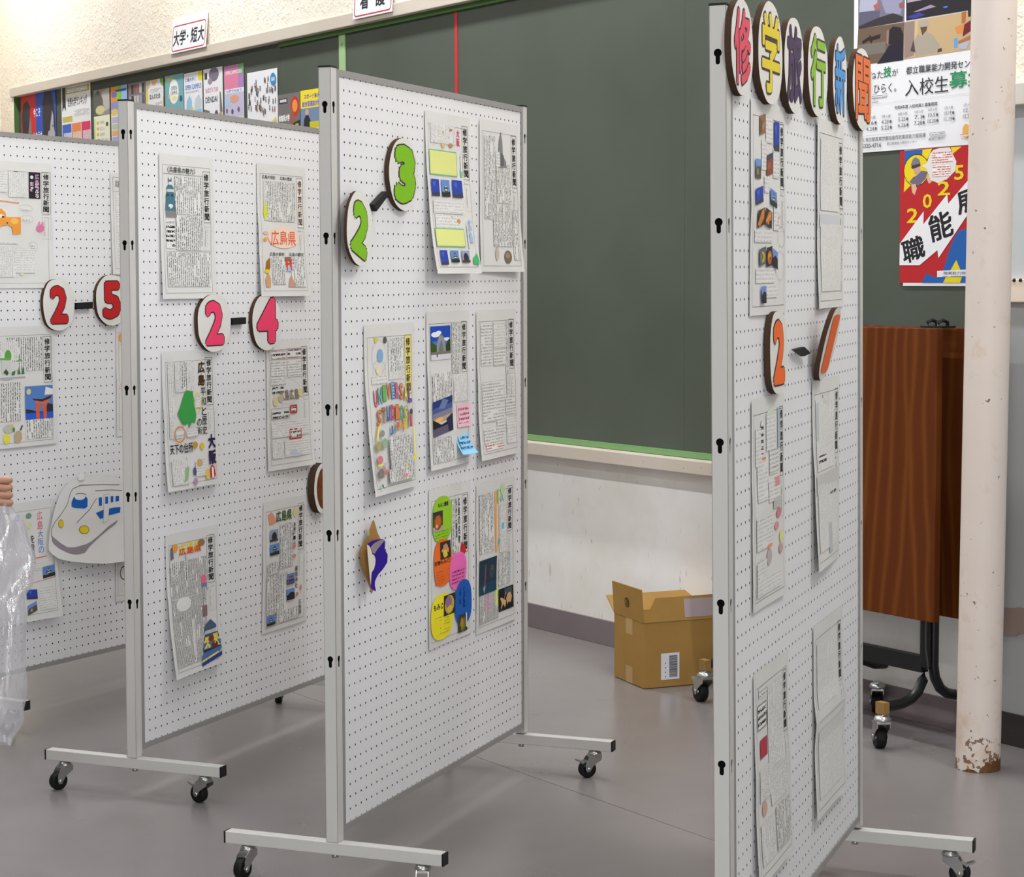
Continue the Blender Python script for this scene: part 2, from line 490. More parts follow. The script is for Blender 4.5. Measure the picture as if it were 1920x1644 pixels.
def board_mesh():
    b = MB(); V = []; F = []; F2 = []; R = 0.0029; h = PITCH_H / 2; seg = 8
    nc, nr = 40, 60
    corner = {}
    def cv(i, j):
        if (i, j) not in corner:
            corner[(i, j)] = len(V); V.append((i * PITCH_H - h, 0.0, ZB + j * PITCH_H - h))
        return corner[(i, j)]
    angs = [PI / 4 + 2 * PI * k / seg for k in range(seg)]
    for i in range(nc):
        for j in range(nr):
            cx, cz = i * PITCH_H, ZB + j * PITCH_H
            o = len(V)
            for a in angs: V.append((cx + R * math.cos(a), 0.0, cz + R * math.sin(a)))
            for a in angs: V.append((cx + R * math.cos(a), 0.0035, cz + R * math.sin(a)))
            c = [cv(i+1, j+1), cv(i, j+1), cv(i, j), cv(i+1, j)]
            for q in range(4):
                k0 = q * 2; k1 = k0 + 1; k2 = (k0 + 2) % 8
                F.append((o + k0, c[q], c[(q+1) % 4], o + k2, o + k1))
            for k in range(8):
                k2 = (k + 1) % 8
                F2.append((o + k, o + k2, o + 8 + k2, o + 8 + k))
    b.add(V, F, M_BOARD)
    kc = b.mat(M_CORE_SHADE)
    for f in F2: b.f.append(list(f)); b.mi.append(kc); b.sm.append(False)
    x0, x1, z0, z1 = -h, BW + h, ZB - h, ZB + BH + h
    b.add([(x0,.0035,z0),(x1,.0035,z0),(x1,.02,z0),(x0,.02,z0),(x0,.0035,z1),(x1,.0035,z1),(x1,.02,z1),(x0,.02,z1)],
          [(0,1,2,3),(7,6,5,4),(0,3,7,4),(1,5,6,2),(3,2,6,7)], M_BOARD)
    b.add([(x0,.012,z0),(x1,.012,z0),(x1,.012,z1),(x0,.012,z1)], [(0,1,2,3)], M_CORE_SHADE)  # black sheet painting the shade behind the peg holes
    return b.mesh('pegboard')

PX0, PX1 = -0.045, 1.184            # left faces of the two posts
POST_W, POST_Z0, POST_Z1 = 0.031, 0.111, 1.932
KEY_Z = (1.848, 1.546, 1.147, 0.851, 0.551)
def keyhole(z):
    pts = []
    for k in range(13):
        a = math.radians(-56 + 292 * k / 12); pts.append((0.0075 * math.cos(a), z - POST_Z0 + 0.0075 * math.sin(a)))
    pts += [(-.0042, z - POST_Z0 - .0175), (-.002, z - POST_Z0 - .0205), (.002, z - POST_Z0 - .0205), (.0042, z - POST_Z0 - .0175)]
    return pts
def post_mesh():
    vs, fs = plate(POST_W, POST_Z1 - POST_Z0, [keyhole(z) for z in KEY_Z], 0.0014)
    b = MB(); h = POST_W / 2
    for k in range(4):
        m = Matrix.Rotation(k * PI / 2, 4, 'Z') @ Matrix.Translation((0, -h + 0.0007, 0))
        b.add([m @ Vector(v) for v in vs], fs, M_FRAME)
        q = h - .0045
        b.add([m @ Vector(v) for v in ((-q, .0045, 0), (q, .0045, 0), (q, .0045, POST_Z1 - POST_Z0), (-q, .0045, POST_Z1 - POST_Z0))], [(0, 1, 2, 3)], M_CORE_SHADE)  # black liner painting the shade seen through the keyholes
    return b.mesh('post')
def frame_mesh():
    b = MB(); t = 0.0155
    b.box((PX0 + POST_W, -.003, ZB + BH), (PX1, .023, ZB + BH + t), M_RAIL)
    b.box((PX0 + POST_W, -.003, ZB - t), (PX1, .023, ZB), M_RAIL)
    b.box((PX0 + POST_W, -.003, ZB), (0.0, .023, ZB + BH), M_RAIL)
    b.box((BW, -.003, ZB), (PX1, .023, ZB + BH), M_RAIL)
    return b.mesh('frame')
def simple(name, fn):
    b = MB(); fn(b); return b.mesh(name)
FOOT_Z0, FOOT_Z1, FOOT_Y0, FOOT_Y1 = 0.080, 0.110, -0.271, 0.302
PY = 0.0125                          # y of the post centre line
def caster_meshes(s=1.0):
    # bearing + fork, local origin at the stem on the floor; wheel trails toward +x
    T = 0.024 * s; rw = 0.0255 * s
    b = MB()
    b.lathe([(0.010*s, .0800*s), (.010*s, .0765*s), (.0165*s, .0765*s), (.0165*s, .073*s), (.0195*s, .0715*s), (.0195*s, .066*s), (.016*s, .064*s)], M_CHROME, 20)
    side = [(-.017, .064), (-.012, .067), (.016, .067), (.024, .060), (.033, .044), (.034, .026), (.029, .018), (.020, .018), (.016, .026), (.009, .036), (-.004, .045), (-.016, .052)]
    side = [(p[0]*s, p[1]*s) for p in side]
    for y0, y1 in ((-.0150*s, -.0130*s), (.0130*s, .0150*s)):
        b.prism(side, 'y', y0, y1, M_CHROME)
    b.box((-.017*s, -.013*s, .061*s), (.020*s, .013*s, .066*s), M_CHROME)
    b.lathe([(0, -.017*s), (.006*s, -.017*s), (.006*s, .017*s), (0, .017*s)], M_CHROME, 10, Matrix.Translation((T, 0, rw)) @ Matrix.Rotation(PI/2, 4, 'X'))
    f = b.mesh('fork')
    b = MB(); wd = .0115 * s
    b.lathe([(.006*s, -wd*.7), (.014*s, -wd*.8), (.022*s, -wd), (rw*.97, -wd*.8), (rw, -wd*.4), (rw, wd*.4), (rw*.97, wd*.8), (.022*s, wd), (.014*s, wd*.8), (.006*s, wd*.7)],
            M_RUBBER, 28, Matrix.Translation((T, 0, rw)) @ Matrix.Rotation(PI/2, 4, 'X'))
    wme = b.mesh('wheel')
    b = MB()
    b.prism([(p[0]*s, p[1]*s) for p in [(.026, .052), (.040, .050), (.056, .056), (.060, .053), (.044, .045), (.036, .034), (.032, .036)]], 'y', -.010*s, .010*s, M_CHROME)
    pme = b.mesh('brake_pedal')
    return f, wme, pme
CAST = caster_meshes()
def add_caster(parent, x, y, ang, brake=True, me=CAST, name='caster', z=0.0):
    m = Matrix.Translation((x, y, z)) @ Matrix.Rotation(ang, 4, 'Z')
    f = bpy.data.objects.new(name, me[0]); COL.objects.link(f); f.parent = parent; f.matrix_basis = m
    for nm, k in (('wheel', 1),) + ((('brake_pedal', 2),) if brake else ()):
        o = bpy.data.objects.new(nm, me[k]); COL.objects.link(o); o.parent = f
    return f
PM = dict(board=board_mesh(), post=post_mesh(), frame=frame_mesh())
PM['cap'] = simple('post_cap', lambda b: b.box((-POST_W/2 - .0006, -POST_W/2 - .0006, 0), (POST_W/2 + .0006, POST_W/2 + .0006, .0042), M_BLACK))
def _foot(b): b.box((-.0155, FOOT_Y0, FOOT_Z0), (.0155, FOOT_Y1, FOOT_Z1), M_FRAME)
PM['foot'] = simple('foot', _foot)
PM['endcap'] = simple('end_cap', lambda b: b.box((-.0152, 0, FOOT_Z0 + .0004), (.0152, .004, FOOT_Z1 - .0004), M_BLACK))
PM['bolt'] = simple('bolt', lambda b: b.lathe([(0, .071), (.0085, .071), (.0085, .0795), (0, .0795)], M_CHROME, 12))
def kid(name, me, parent, m=None):
    o = bpy.data.objects.new(name, me); COL.objects.link(o); o.parent = parent
    if m is not None: o.matrix_basis = m
    return o
def make_panel(P, label, angs):
    r = empty('pegboard_panel', P.root)
    tag(r, label, 'display board', 'white pegboard panels on casters')
    kid('pegboard', PM['board'], r, P.tilt)
    kid('frame', PM['frame'], r, P.tilt)
    for x in (PX0 + POST_W/2, PX1 + POST_W/2):
        bevel(kid('post', PM['post'], r, P.tilt @ Matrix.Translation((x, PY, POST_Z0))), 0.0008, 1)
        kid('post_cap', PM['cap'], r, P.tilt @ Matrix.Translation((x, PY, POST_Z1)))
    k = 0
    for x in (PX0 + POST_W/2, PX1 + POST_W/2):
        f = bevel(kid('foot', PM['foot'], r, Matrix.Translation((x, 0, 0))), 0.002, 2)
        kid('end_cap', PM['endcap'], f, Matrix.Translation((0, FOOT_Y1, 0)))
        kid('end_cap', PM['endcap'], f, Matrix.Translation((0, FOOT_Y0 - .004, 0)))
        kid('bolt', PM['bolt'], f, Matrix.Translation((0, PY, 0)))
        for y in (FOOT_Y1 - .055, FOOT_Y0 + .055):
            add_caster(r, x, y, angs[k][0], angs[k][1]); k += 1
    return r
# caster headings: near post back end, near post front end, far post back end, far post front end
make_panel(P5, 'white pegboard with red 2-5 discs and train drawing, behind the 2-4 board', [(1.0, 1), (2.6, 0), (.4, 1), (2.0, 1)])
make_panel(P4, 'white pegboard with pink 2-4 discs', [(2.75, 0), (1.35, 1), (.4, 1), (2.0, 1)])
make_panel(P3, 'white pegboard with green 2-3 discs', [(3.0, 0), (3.5, 0), (.4, 1), (2.3, 1)])
make_panel(P1, 'white pegboard with coloured kanji discs along its top and orange 2-1', [(.4, 1), (2.0, 1), (1.4, 1), (4.75, 1)])
# ------------------------------------------------------------------ print: handwriting, photographs, lettering on curling sheets
PAPER = (226, 225, 222)
def ink(name, ink_c, vertical, pitch, cover, paper=PAPER, fade=0.0):
    """rows or columns of handwriting or small print; uv is in metres"""
    t = NT(name, 0.6, 0.3)
    sx = t.n('ShaderNodeSeparateXYZ'); t.L(t.uv(), sx.inputs[0])
    ac, al = (sx.outputs[0], sx.outputs[1]) if vertical else (sx.outputs[1], sx.outputs[0])
    q = t.math('DIVIDE', ac, pitch)
    idx = t.math('FLOOR', q)
    band = t.math('LESS_THAN', t.math('ABSOLUTE', t.math('SUBTRACT', t.math('FRACT', q), 0.5)), 0.26)
    cv = t.n('ShaderNodeCombineXYZ'); t.L(t.math('MULTIPLY', idx, 7.31), cv.inputs[0]); t.L(t.math('MULTIPLY', al, 1.25 / pitch), cv.inputs[1]); t.L(t.math('MULTIPLY', q, 2.2), cv.inputs[2])
    n1 = t.noise(cv.outputs[0], 1.7, 2, 0.6)
    ch = t.math('GREATER_THAN', n1, 0.64 - 0.22 * cover)
    cg = t.n('ShaderNodeCombineXYZ'); t.L(t.math('MULTIPLY', idx, 3.17), cg.inputs[0]); t.L(t.math('MULTIPLY', al, 14.0), cg.inputs[1])
    gap = t.math('GREATER_THAN', t.noise(cg.outputs[0], 1.0, 1), 0.36)
    f = t.math('MULTIPLY', t.math('MULTIPLY', band, ch), gap)
    f = t.math('MULTIPLY', f, 1.0 - fade)
    t.col(t.mix(f, lin(paper), lin(ink_c)))
    return t.m
INK = {
    'vf': ink('faint_pencil_columns', (140, 140, 142), True, .0090, .55, fade=.58),
    'v': ink('handwriting_columns', (58, 58, 60), True, .0105, .75, fade=.12),
    'vd': ink('dense_handwriting_columns', (44, 44, 46), True, .0060, 1.0, fade=.05),
    'vl': ink('pencil_columns', (110, 110, 112), True, .0090, .6, fade=.4),
    'vb': ink('bold_pen_columns', (28, 28, 30), True, .0085, .8),
    'h': ink('handwriting_rows', (84, 84, 86), False, .0085, .6, fade=.25),
    'hl': ink('pencil_rows', (130, 130, 130), False, .0080, .55, fade=.45),
    'hb': ink('bold_pen_rows', (26, 26, 28), False, .0130, .9),
    'pr': ink('printed_rows', (70, 70, 76), False, .0048, .75, (240, 240, 243)),
    'prp': ink('printed_rows_pink', (150, 90, 110), False, .0060, .7, (242, 214, 224)),
    'prb': ink('printed_rows_blue', (90, 110, 160), False, .0060, .7, (214, 222, 240)),
    'pro': ink('printed_rows_orange', (170, 110, 80), False, .0060, .7, (246, 222, 204)),
    'red': ink('red_small_print', (190, 40, 40), False, .0075, .8, (238, 236, 232)),
    'grn': ink('dark_rows_on_lime', (70, 120, 20), False, .0075, .55, (150, 202, 42)),
    'org': ink('dark_rows_on_orange', (170, 70, 20), False, .0075, .5, (233, 110, 36)),
    'yel': ink('olive_rows_on_yellow', (150, 140, 20), False, .0075, .55, (240, 226, 44)),
    'pnk': ink('dark_rows_on_pink', (120, 30, 90), False, .0100, .7, (240, 110, 185)),
    'blu': ink('navy_columns_on_blue', (8, 40, 100), True, .0300, .8, (16, 92, 180)),
    'fix': ink('grey_rows_on_pink_note', (130, 70, 90), False, .0130, .75, (244, 190, 206)),
    'sky': ink('navy_rows_on_blue_note', (40, 60, 110), False, .0130, .75, (140, 204, 240)),
}
def mat_paper(name, c):
    t = NT(name, 0.6, 0.3)
    t.col(t.mix(t.noise(t.obj(), 9, 3), lin(c), lin([x * 0.95 for x in c])))
    return t.m
M_PAPER = mat_paper('paper', PAPER)
M_WHITEP = mat_paper('white_poster_paper', (240, 240, 243))

class Sheet:
    """a thin sheet; fx, fz in metres across / down from its top left corner, surf gives the local 3D point"""
    def __init__(s, W, H, bl=0, br=0, sl=0, sr=0, tl=0, tr=0, fold=0.0014, wob=0.0007, seed=0, base=0.0025):
        s.W, s.H, s.bl, s.br, s.sl, s.sr, s.tl, s.tr = W, H, bl, br, sl, sr, tl, tr
        s.fold, s.wob, s.base = fold, wob, base
        s.ph = (seed * 1.7) % 6.28
        s.layer = 0
        s.flat = (wob == 0 and fold == 0 and not (bl or br or tl or tr))
    def surf(s, u, v, e=0.0):
        g = max(v, 0) ** 2.2; gt = max(1 - v, 0) ** 2.2
        lift = s.bl * (1-u) * g + s.br * u * g + s.tl * (1-u) * gt + s.tr * u * gt
        lift += s.fold * math.exp(-((v - 0.5) / 0.08) ** 2)
        lift += s.wob * (1 + math.sin(5 * u + 7 * v + s.ph)) * (0.4 + v)
        sh = s.sl * (1-u) * v + s.sr * u * v
        return (u * s.W + sh, -(s.base + max(lift, 0) + e), -v * s.H)
    def body(s, b, m, nx=10, ny=16):
        V = []; UV = []
        for j in range(ny + 1):
            for i in range(nx + 1):
                u, v = i / nx, j / ny
                V.append(s.surf(u, v)); UV.append((u * s.W, v * s.H))
        F = [(j*(nx+1)+i, (j+1)*(nx+1)+i, (j+1)*(nx+1)+i+1, j*(nx+1)+i+1) for j in range(ny) for i in range(nx)]
        b.add(V, F, m, UV, smooth=True)
    def e(s):
        s.layer += 1
        return 0.00030 + 0.00003 * s.layer
    def rect(s, b, x, y, w, h, m, e=None, uv0=None):
        e = s.e() if e is None else e
        nx = max(1, int(abs(w) * s.W / 0.03)); ny = max(1, int(abs(h) * s.H / 0.03))
        V = []; UV = []
        for j in range(ny + 1):
            for i in range(nx + 1):
                u, v = x + w * i / nx, y + h * j / ny
                V.append(s.surf(u, v, e)); UV.append((u * s.W + s.ph, v * s.H + s.ph))
        b.add(V, [(j*(nx+1)+i, (j+1)*(nx+1)+i, (j+1)*(nx+1)+i+1, j*(nx+1)+i+1) for j in range(ny) for i in range(nx)], m, UV)
    def poly(s, b, pts, m, e=None):
        e = s.e() if e is None else e
        us = [p[0] for p in pts]; vs = [p[1] for p in pts]
        du, dv = (max(us) - min(us)) * s.W, (max(vs) - min(vs)) * s.H
        if s.flat or (du < .03 and dv < .03):
            b.add([s.surf(u, v, e) for u, v in pts], [list(range(len(pts)))], m, [(u * s.W, v * s.H) for u, v in pts]); return
        bm = bmesh.new()
        bm.faces.new([bm.verts.new((p[0], p[1], 0)) for p in pts])
        for ax, lo, hi, ext in ((0, min(us), max(us), du), (1, min(vs), max(vs), dv)):
            n = int(ext / .025) + 1
            for k in range(1, n):
                co = [0, 0, 0]; no = [0, 0, 0]; co[ax] = lo + (hi - lo) * k / n; no[ax] = 1
                bmesh.ops.bisect_plane(bm, geom=bm.verts[:] + bm.edges[:] + bm.faces[:], plane_co=co, plane_no=no)
        bm.verts.index_update()
        b.add([s.surf(v.co.x, v.co.y, e) for v in bm.verts], [[v.index for v in f.verts] for f in bm.faces], m, [(v.co.x * s.W, v.co.y * s.H) for v in bm.verts])
        bm.free()
    def ell(s, b, cx, cy, rx, ry, m, e=None, n=18):
        s.poly(b, [(cx + rx * math.cos(-2*PI*k/n), cy + ry * math.sin(-2*PI*k/n)) for k in range(n)], m, e)
    def line(s, b, x0, y0, x1, y1, wd, m, e=None):
        e = s.e() if e is None else e
        n = max(1, int(max(abs(x1-x0) * s.W, abs(y1-y0) * s.H) / 0.03))
        dx, dy = (x1-x0) * s.W, (y1-y0) * s.H; L = math.hypot(dx, dy) or 1
        ox, oy = -dy / L * wd / 2 / s.W, dx / L * wd / 2 / s.H
        V = []
        for k in range(n + 1):
            u, v = x0 + (x1-x0) * k / n, y0 + (y1-y0) * k / n
            V += [s.surf(u - ox, v - oy, e), s.surf(u + ox, v + oy, e)]
        b.add(V, [(2*k, 2*k+1, 2*k+3, 2*k+2) for k in range(n)], m)
    def frame(s, b, x, y, w, h, wd, m):
        s.line(b, x, y, x+w, y, wd, m); s.line(b, x, y+h, x+w, y+h, wd, m)
        s.line(b, x, y, x, y+h, wd, m); s.line(b, x+w, y, x+w, y+h, wd, m)
    def text(s, b, txt, x, y, w, h, m, bold=0.0, rot=0.0, e=None):
        """lettering fitted into a box"""
        vs, fs = glyphs(txt, bold)
        xs = [p[0] for p in vs]; ys = [p[1] for p in vs]
        x0, x1, y0, y1 = min(xs), max(xs), min(ys), max(ys)
        e = s.e() if e is None else e
        V = []
        c_, s_ = math.cos(rot), math.sin(rot)
        for p in vs:
            u = (p[0] - x0) / max(x1 - x0, 1e-6) * w - w/2; v = (y1 - p[1]) / max(y1 - y0, 1e-6) * h - h/2
            if rot:
                U, Vv = u * s.W, v * s.H
                u, v = (U * c_ - Vv * s_) / s.W, (U * s_ + Vv * c_) / s.H
            V.append(s.surf(x + w/2 + u, y + h/2 + v, e + p[2]))
        if bold: s.layer += 3 if bold < .034 else 5
        b.add(V, fs, m)
    def vtext(s, b, txt, x, y, w, h, m, bold=0.0):
        n = len(txt); e = s.e()
        for k, ch in enumerate(txt):
            if ch == ' ': continue
            s.text(b, ch, x, y + h * k / n + h / n * 0.05, w, h / n * 0.9, m, bold, e=e)

def draw(s, b, items, e0=None):
    for it in items:
        k = it[0]
        if k == 'r': s.rect(b, *it[1:5], flat(it[5]))
        elif k == 'b': s.rect(b, *it[1:5], INK[it[5]])
        elif k == 'e': s.ell(b, *it[1:5], flat(it[5]))
        elif k == 'p': s.poly(b, it[1], flat(it[2]))
        elif k == 't': s.text(b, *it[1:6], flat(it[6]), *(it[7:]))
        elif k == 'tv': s.vtext(b, *it[1:6], flat(it[6]), *(it[7:]))
        elif k == 'l': s.line(b, *it[1:5], it[5], flat(it[6]))
        elif k == 'f': s.frame(b, *it[1:5], it[5], flat(it[6]))
        elif k == 'o':      # outlined ring
            _, cx, cy, rx, ry, wd, c = it
            n = 20; e = s.e()
            for q in range(n):
                a, a2 = 2*PI*q/n, 2*PI*(q+1)/n
                s.line(b, cx + rx*math.cos(a), cy + ry*math.sin(a), cx + rx*math.cos(a2), cy + ry*math.sin(a2), wd, flat(c), e)

PHOTO = {
 'arch': [('r',0,0,1,1,(26,74,178)),('r',0,.45,1,.2,(70,120,205)),('e',.25,.25,.22,.08,(236,240,248)),('e',.4,.2,.14,.06,(240,244,250)),('e',.8,.4,.2,.05,(225,232,245)),
          ('p',[(0,.42),(.14,.5),(.28,.58),(.3,.78),(0,.8)],(58,86,26)),('p',[(1,.36),(.86,.44),(.74,.6),(.72,.78),(1,.76)],(42,64,24)),
          ('p',[(.28,.76),(.32,.45),(.42,.3),(.52,.26),(.62,.3),(.72,.48),(.76,.76),(.62,.76),(.6,.55),(.52,.42),(.44,.55),(.42,.76)],(150,146,138)),
          ('p',[(.45,.76),(.48,.58),(.52,.52),(.57,.58),(.6,.76)],(120,130,90)),('r',0,.76,1,.09,(120,118,110)),('r',0,.84,1,.16,(214,214,220)),('r',.28,.82,.05,.1,(30,30,40))],
 'sunset': [('r',0,0,1,.2,(38,58,122)),('r',0,.2,1,.15,(76,94,150)),('r',0,.35,1,.15,(130,130,150)),('r',0,.5,1,.12,(186,160,140)),('e',.3,.56,.22,.07,(240,180,110)),('p',[(.5,0),(.8,.1),(.6,.3),(.3,.25)],(110,126,170)),
            ('p',[(0,.5),(.12,.56),(.3,.66),(.42,.72),(.7,.7),(1,.56),(1,.78),(0,.82)],(26,24,32)),('r',0,.78,1,.22,(96,88,112)),('p',[(.7,.6),(1,.5),(1,1),(.78,1)],(40,38,70))],
 'sky': [('r',0,0,1,1,(52,84,176)),('p',[(0,.5),(.5,.35),(1,.55),(1,1),(0,1)],(70,66,84)),('r',.3,.3,.4,.3,(120,112,120))],
 'blue': [('r',0,0,1,1,(40,66,168)),('p',[(0,.82),(1,.74),(1,1),(0,1)],(60,60,82)),('p',[(.1,.2),(.5,.1),(.4,.5)],(70,100,196))],
 'castle': [('r',0,0,1,1,(96,136,200)),('p',[(.3,.8),(.3,.55),(.22,.5),(.38,.38),(.36,.28),(.5,.12),(.64,.28),(.62,.38),(.78,.5),(.7,.55),(.7,.8)],(66,84,70)),('r',.36,.55,.28,.08,(220,220,210)),('r',.41,.36,.18,.06,(220,220,210)),('p',[(0,.72),(.4,.76),(1,.66),(1,1),(0,1)],(40,46,36))],
 'dome': [('r',0,0,1,1,(150,160,186)),('r',.18,.42,.64,.4,(52,48,54)),('e',.5,.4,.24,.2,(44,40,46)),('r',0,.8,1,.2,(66,60,60))],
 'torii': [('r',0,0,1,1,(120,132,176)),('r',0,.55,1,.2,(60,64,92)),('r',.3,.34,.06,.4,(80,50,58)),('r',.64,.34,.06,.4,(80,50,58)),('r',.2,.26,.6,.08,(80,50,58)),('r',0,.74,1,.26,(84,88,120))],
 'hill': [('r',0,0,1,1,(110,140,206)),('p',[(0,.55),(.5,.3),(1,.4),(1,1),(0,1)],(36,36,40))],
 'food': [('r',0,0,1,1,(46,40,40)),('e',.5,.55,.4,.36,(178,104,30)),('e',.45,.5,.24,.2,(216,150,50)),('e',.56,.62,.12,.1,(120,60,20))],
 'leafcake': [('r',0,0,1,1,(52,42,40)),('e',.48,.52,.34,.42,(206,166,52)),('e',.5,.34,.24,.2,(190,140,110)),('e',.46,.68,.2,.2,(224,190,70))],
 'amber': [('r',0,0,1,1,(50,48,60)),('r',0,.75,1,.25,(168,160,160)),('e',.5,.55,.42,.38,(150,76,18)),('e',.5,.5,.28,.26,(184,104,26)),('e',.4,.74,.14,.1,(220,176,110))],
 'lilac': [('r',0,0,1,1,(40,38,40)),('e',.5,.5,.42,.46,(196,170,60)),('e',.42,.36,.3,.28,(150,110,140)),('e',.55,.72,.24,.18,(214,190,70))],
 'green': [('r',0,0,1,1,(60,56,50)),('e',.48,.56,.36,.42,(120,110,24)),('e',.42,.5,.18,.3,(166,140,30)),('r',.86,0,.14,.8,(214,214,216))],
 'fish': [('r',0,0,1,1,(28,56,72)),('r',0,.7,1,.3,(20,70,92)),('p',[(.3,.2),(.38,.12),(.4,.5),(.32,.85),(.24,.9),(.3,.55)],(120,70,90)),('e',.72,.4,.16,.2,(60,70,76)),('e',.74,.3,.09,.08,(90,80,76)),('p',[(.2,.8),(.36,.75),(.3,.98)],(150,150,150))],
 'shells': [('r',0,0,1,1,(22,22,26)),('r',.4,.05,.5,.3,(66,80,90)),('p',[(.1,.42),(.2,.4),(.5,.6),(.42,.9),(.3,.7),(.12,.95),(.2,.66)],(216,170,110)),('p',[(.5,.5),(.62,.3),(.8,.28),(.9,.5),(.8,.75),(.64,.7),(.56,.8)],(206,160,116)),('l',.38,.5,.5,.2,.002,(200,200,200))],
 'brown': [('r',0,0,1,1,(140,106,78)),('p',[(0,.1),(.6,.4),(.3,.9),(0,.9)],(112,78,54)),('e',.6,.6,.2,.2,(170,130,96))],
 'brick': [('r',0,0,1,1,(136,72,52)),('p',[(0,0),(1,0),(1,.22),(0,.26)],(66,70,90)),('r',.2,.4,.5,.3,(160,94,70))],
 'orange': [('r',0,0,1,1,(58,48,44)),('p',[(.0,.8),(.5,.1),(.9,.0),(.9,.6),(.3,1)],(206,124,44)),('l',.1,.8,.8,.2,.002,(240,180,110))],
 'noodle': [('r',0,0,1,1,(92,96,104)),('e',.5,.55,.36,.34,(186,160,66)),('e',.4,.5,.16,.16,(100,120,40))],
 'ruin': [('r',0,0,1,1,(108,150,210)),('p',[(0,.6),(.2,.35),(.6,.4),(.8,.3),(1,.5),(1,1),(0,1)],(96,84,66)),('r',.3,.5,.2,.3,(180,160,120))],
}
MAST = '修学旅行新聞'
LN = (70, 70, 72)
def mast(x=.80, y=.10, w=.125, h=.40, hl=None):
    it = [('f', .06, .075, .875, .885, .0008, LN)]
    if hl: it.append(('r', x, y, w, h, hl))
    it += [('f', x, y, w, h, .0013, LN), ('tv', MAST, x + w*.16, y + h*.035, w*.68, h*.93, (24, 24, 26), .03),
           ('b', x + .01, y + h + .015, w - .03, .014, 'hl'), ('b', x + .03, y + h + .05, .035, .12, 'vl'), ('f', x, y + h + .01, w, .19, .0005, (150, 150, 150))]
    return it
SHEETS = []
def make_sheet(name, label, cat, matrix, W, H, items, mat=M_PAPER, group=None, nx=10, ny=16, **kw):
    sh = Sheet(W, H, seed=len(SHEETS) + 1, **kw); SHEETS.append(sh)
    b = MB(); sh.body(b, mat, nx, ny)
    root = b.build(name, matrix=matrix)
    tag(root, label, cat, group)
    pb = MB(); parts = []
    for it in items:
        if it[0] == 'ph': parts.append(it)
        elif it[0] == 'part': parts.append(it)
        else: draw(sh, pb, [it])
    if pb.v: pb.build('printing', parent=root)
    for it in parts:
        b = MB()
        if it[0] == 'ph':
            _, kind, x, y, w_, h_ = it[:6]
            shr = it[6] if len(it) > 6 else 0.0     # skew of a photo cut at a slant
            sub = sh
            def cvt(q):
                def P(px, py): return (x + px * w_, y + py * h_ + shr * (px - .5))
                k = q[0]
                if k == 'r': return ('p', [P(q[1], q[2]), P(q[1], q[2]+q[4]), P(q[1]+q[3], q[2]+q[4]), P(q[1]+q[3], q[2])], q[5])
                if k == 'e': return ('p', [P(q[1] + q[3]*math.cos(-2*PI*i/14), q[2] + q[4]*math.sin(-2*PI*i/14)) for i in range(14)], q[5])
                if k == 'p': return ('p', [P(*p) for p in q[1]], q[2])
                a, c = P(q[1], q[2]), P(q[3], q[4]); return ('l', *a, *c, q[5], q[6])
            sh.layer += 3
            draw(sh, b, [cvt(q) for q in PHOTO[kind]])
            b.build('photo', parent=root)
        else:
            draw(sh, b, it[2]); b.build(it[1], parent=root, label=(it[3] if len(it) > 3 else None))
    return root, sh
def pin(P, quad, name, label, items, group='student newspapers pinned to the boards', cat='newspaper', **kw):
    """a sheet hung on a panel: quad = four photo pixels (top left, top right, bottom right, bottom left)"""
    q = [P.pix(u, v, 0.003) for u, v in quad]
    k = P.slope(*quad[3])
    aL, aR = q[0][0], q[1][0]
    zt, zb = (q[0][1] + q[1][1]) / 2, (q[2][1] + q[3][1]) / 2
    dl, dr = q[3][0] - aL, q[2][0] - aR
    args = dict(bl=max(0, dl) / k, br=max(0, dr) / k, sl=min(0, dl), sr=min(0, dr)); args.update(kw)
    args['bl'] = min(args['bl'], .04); args['br'] = min(args['br'], .04)
    m = P.M @ Matrix.Translation((aL, 0, zt))
    return make_sheet(name, label, cat, m, aR - aL, zt - zb, items, group=group, **args)
# ------------------------------------------------------------------ the newspapers
K = (28, 28, 30)
# ---- board 2-4
pin(P4, [(298,287.8),(398.5,296.3),(405,553),(304.8,566.9)], 'student_newspaper', 'newspaper headed 兵庫県の魅力 with teal castle drawing, on the 2-4 board',
 mast(.80, .10, .135, .36) + [('l',.06,.135,.80,.135,.001,LN),('t','〈兵庫県の魅力〉',.14,.085,.52,.042,K,.01),
 ('b',.27,.15,.50,.26,'v'),('b',.27,.42,.50,.24,'v'),('b',.10,.675,.80,.24,'v'),('l',.06,.67,.93,.67,.0006,LN),('b',.74,.14,.04,.25,'vb'),('b',.10,.455,.16,.015,'h'),
 ('b',.09,.49,.16,.16,'hb'),
 ('part','drawing',[('p',[(.15,.155),(.17,.175),(.2,.175),(.215,.155),(.215,.19),(.15,.19)],(70,116,132)),('r',.165,.19,.04,.025,(225,225,222)),('p',[(.11,.24),(.15,.21),(.22,.21),(.26,.24)],(70,116,132)),('r',.13,.24,.11,.02,(200,205,205)),
  ('p',[(.10,.30),(.12,.26),(.25,.26),(.27,.30)],(70,116,132)),('r',.12,.275,.04,.015,(38,60,80)),('r',.2,.275,.04,.015,(38,60,80)),('p',[(.09,.39),(.11,.30),(.26,.30),(.29,.39)],(70,116,132)),('e',.19,.36,.045,.018,(225,225,222)),('r',.1,.39,.19,.045,(130,128,130))],'teal castle drawing')])
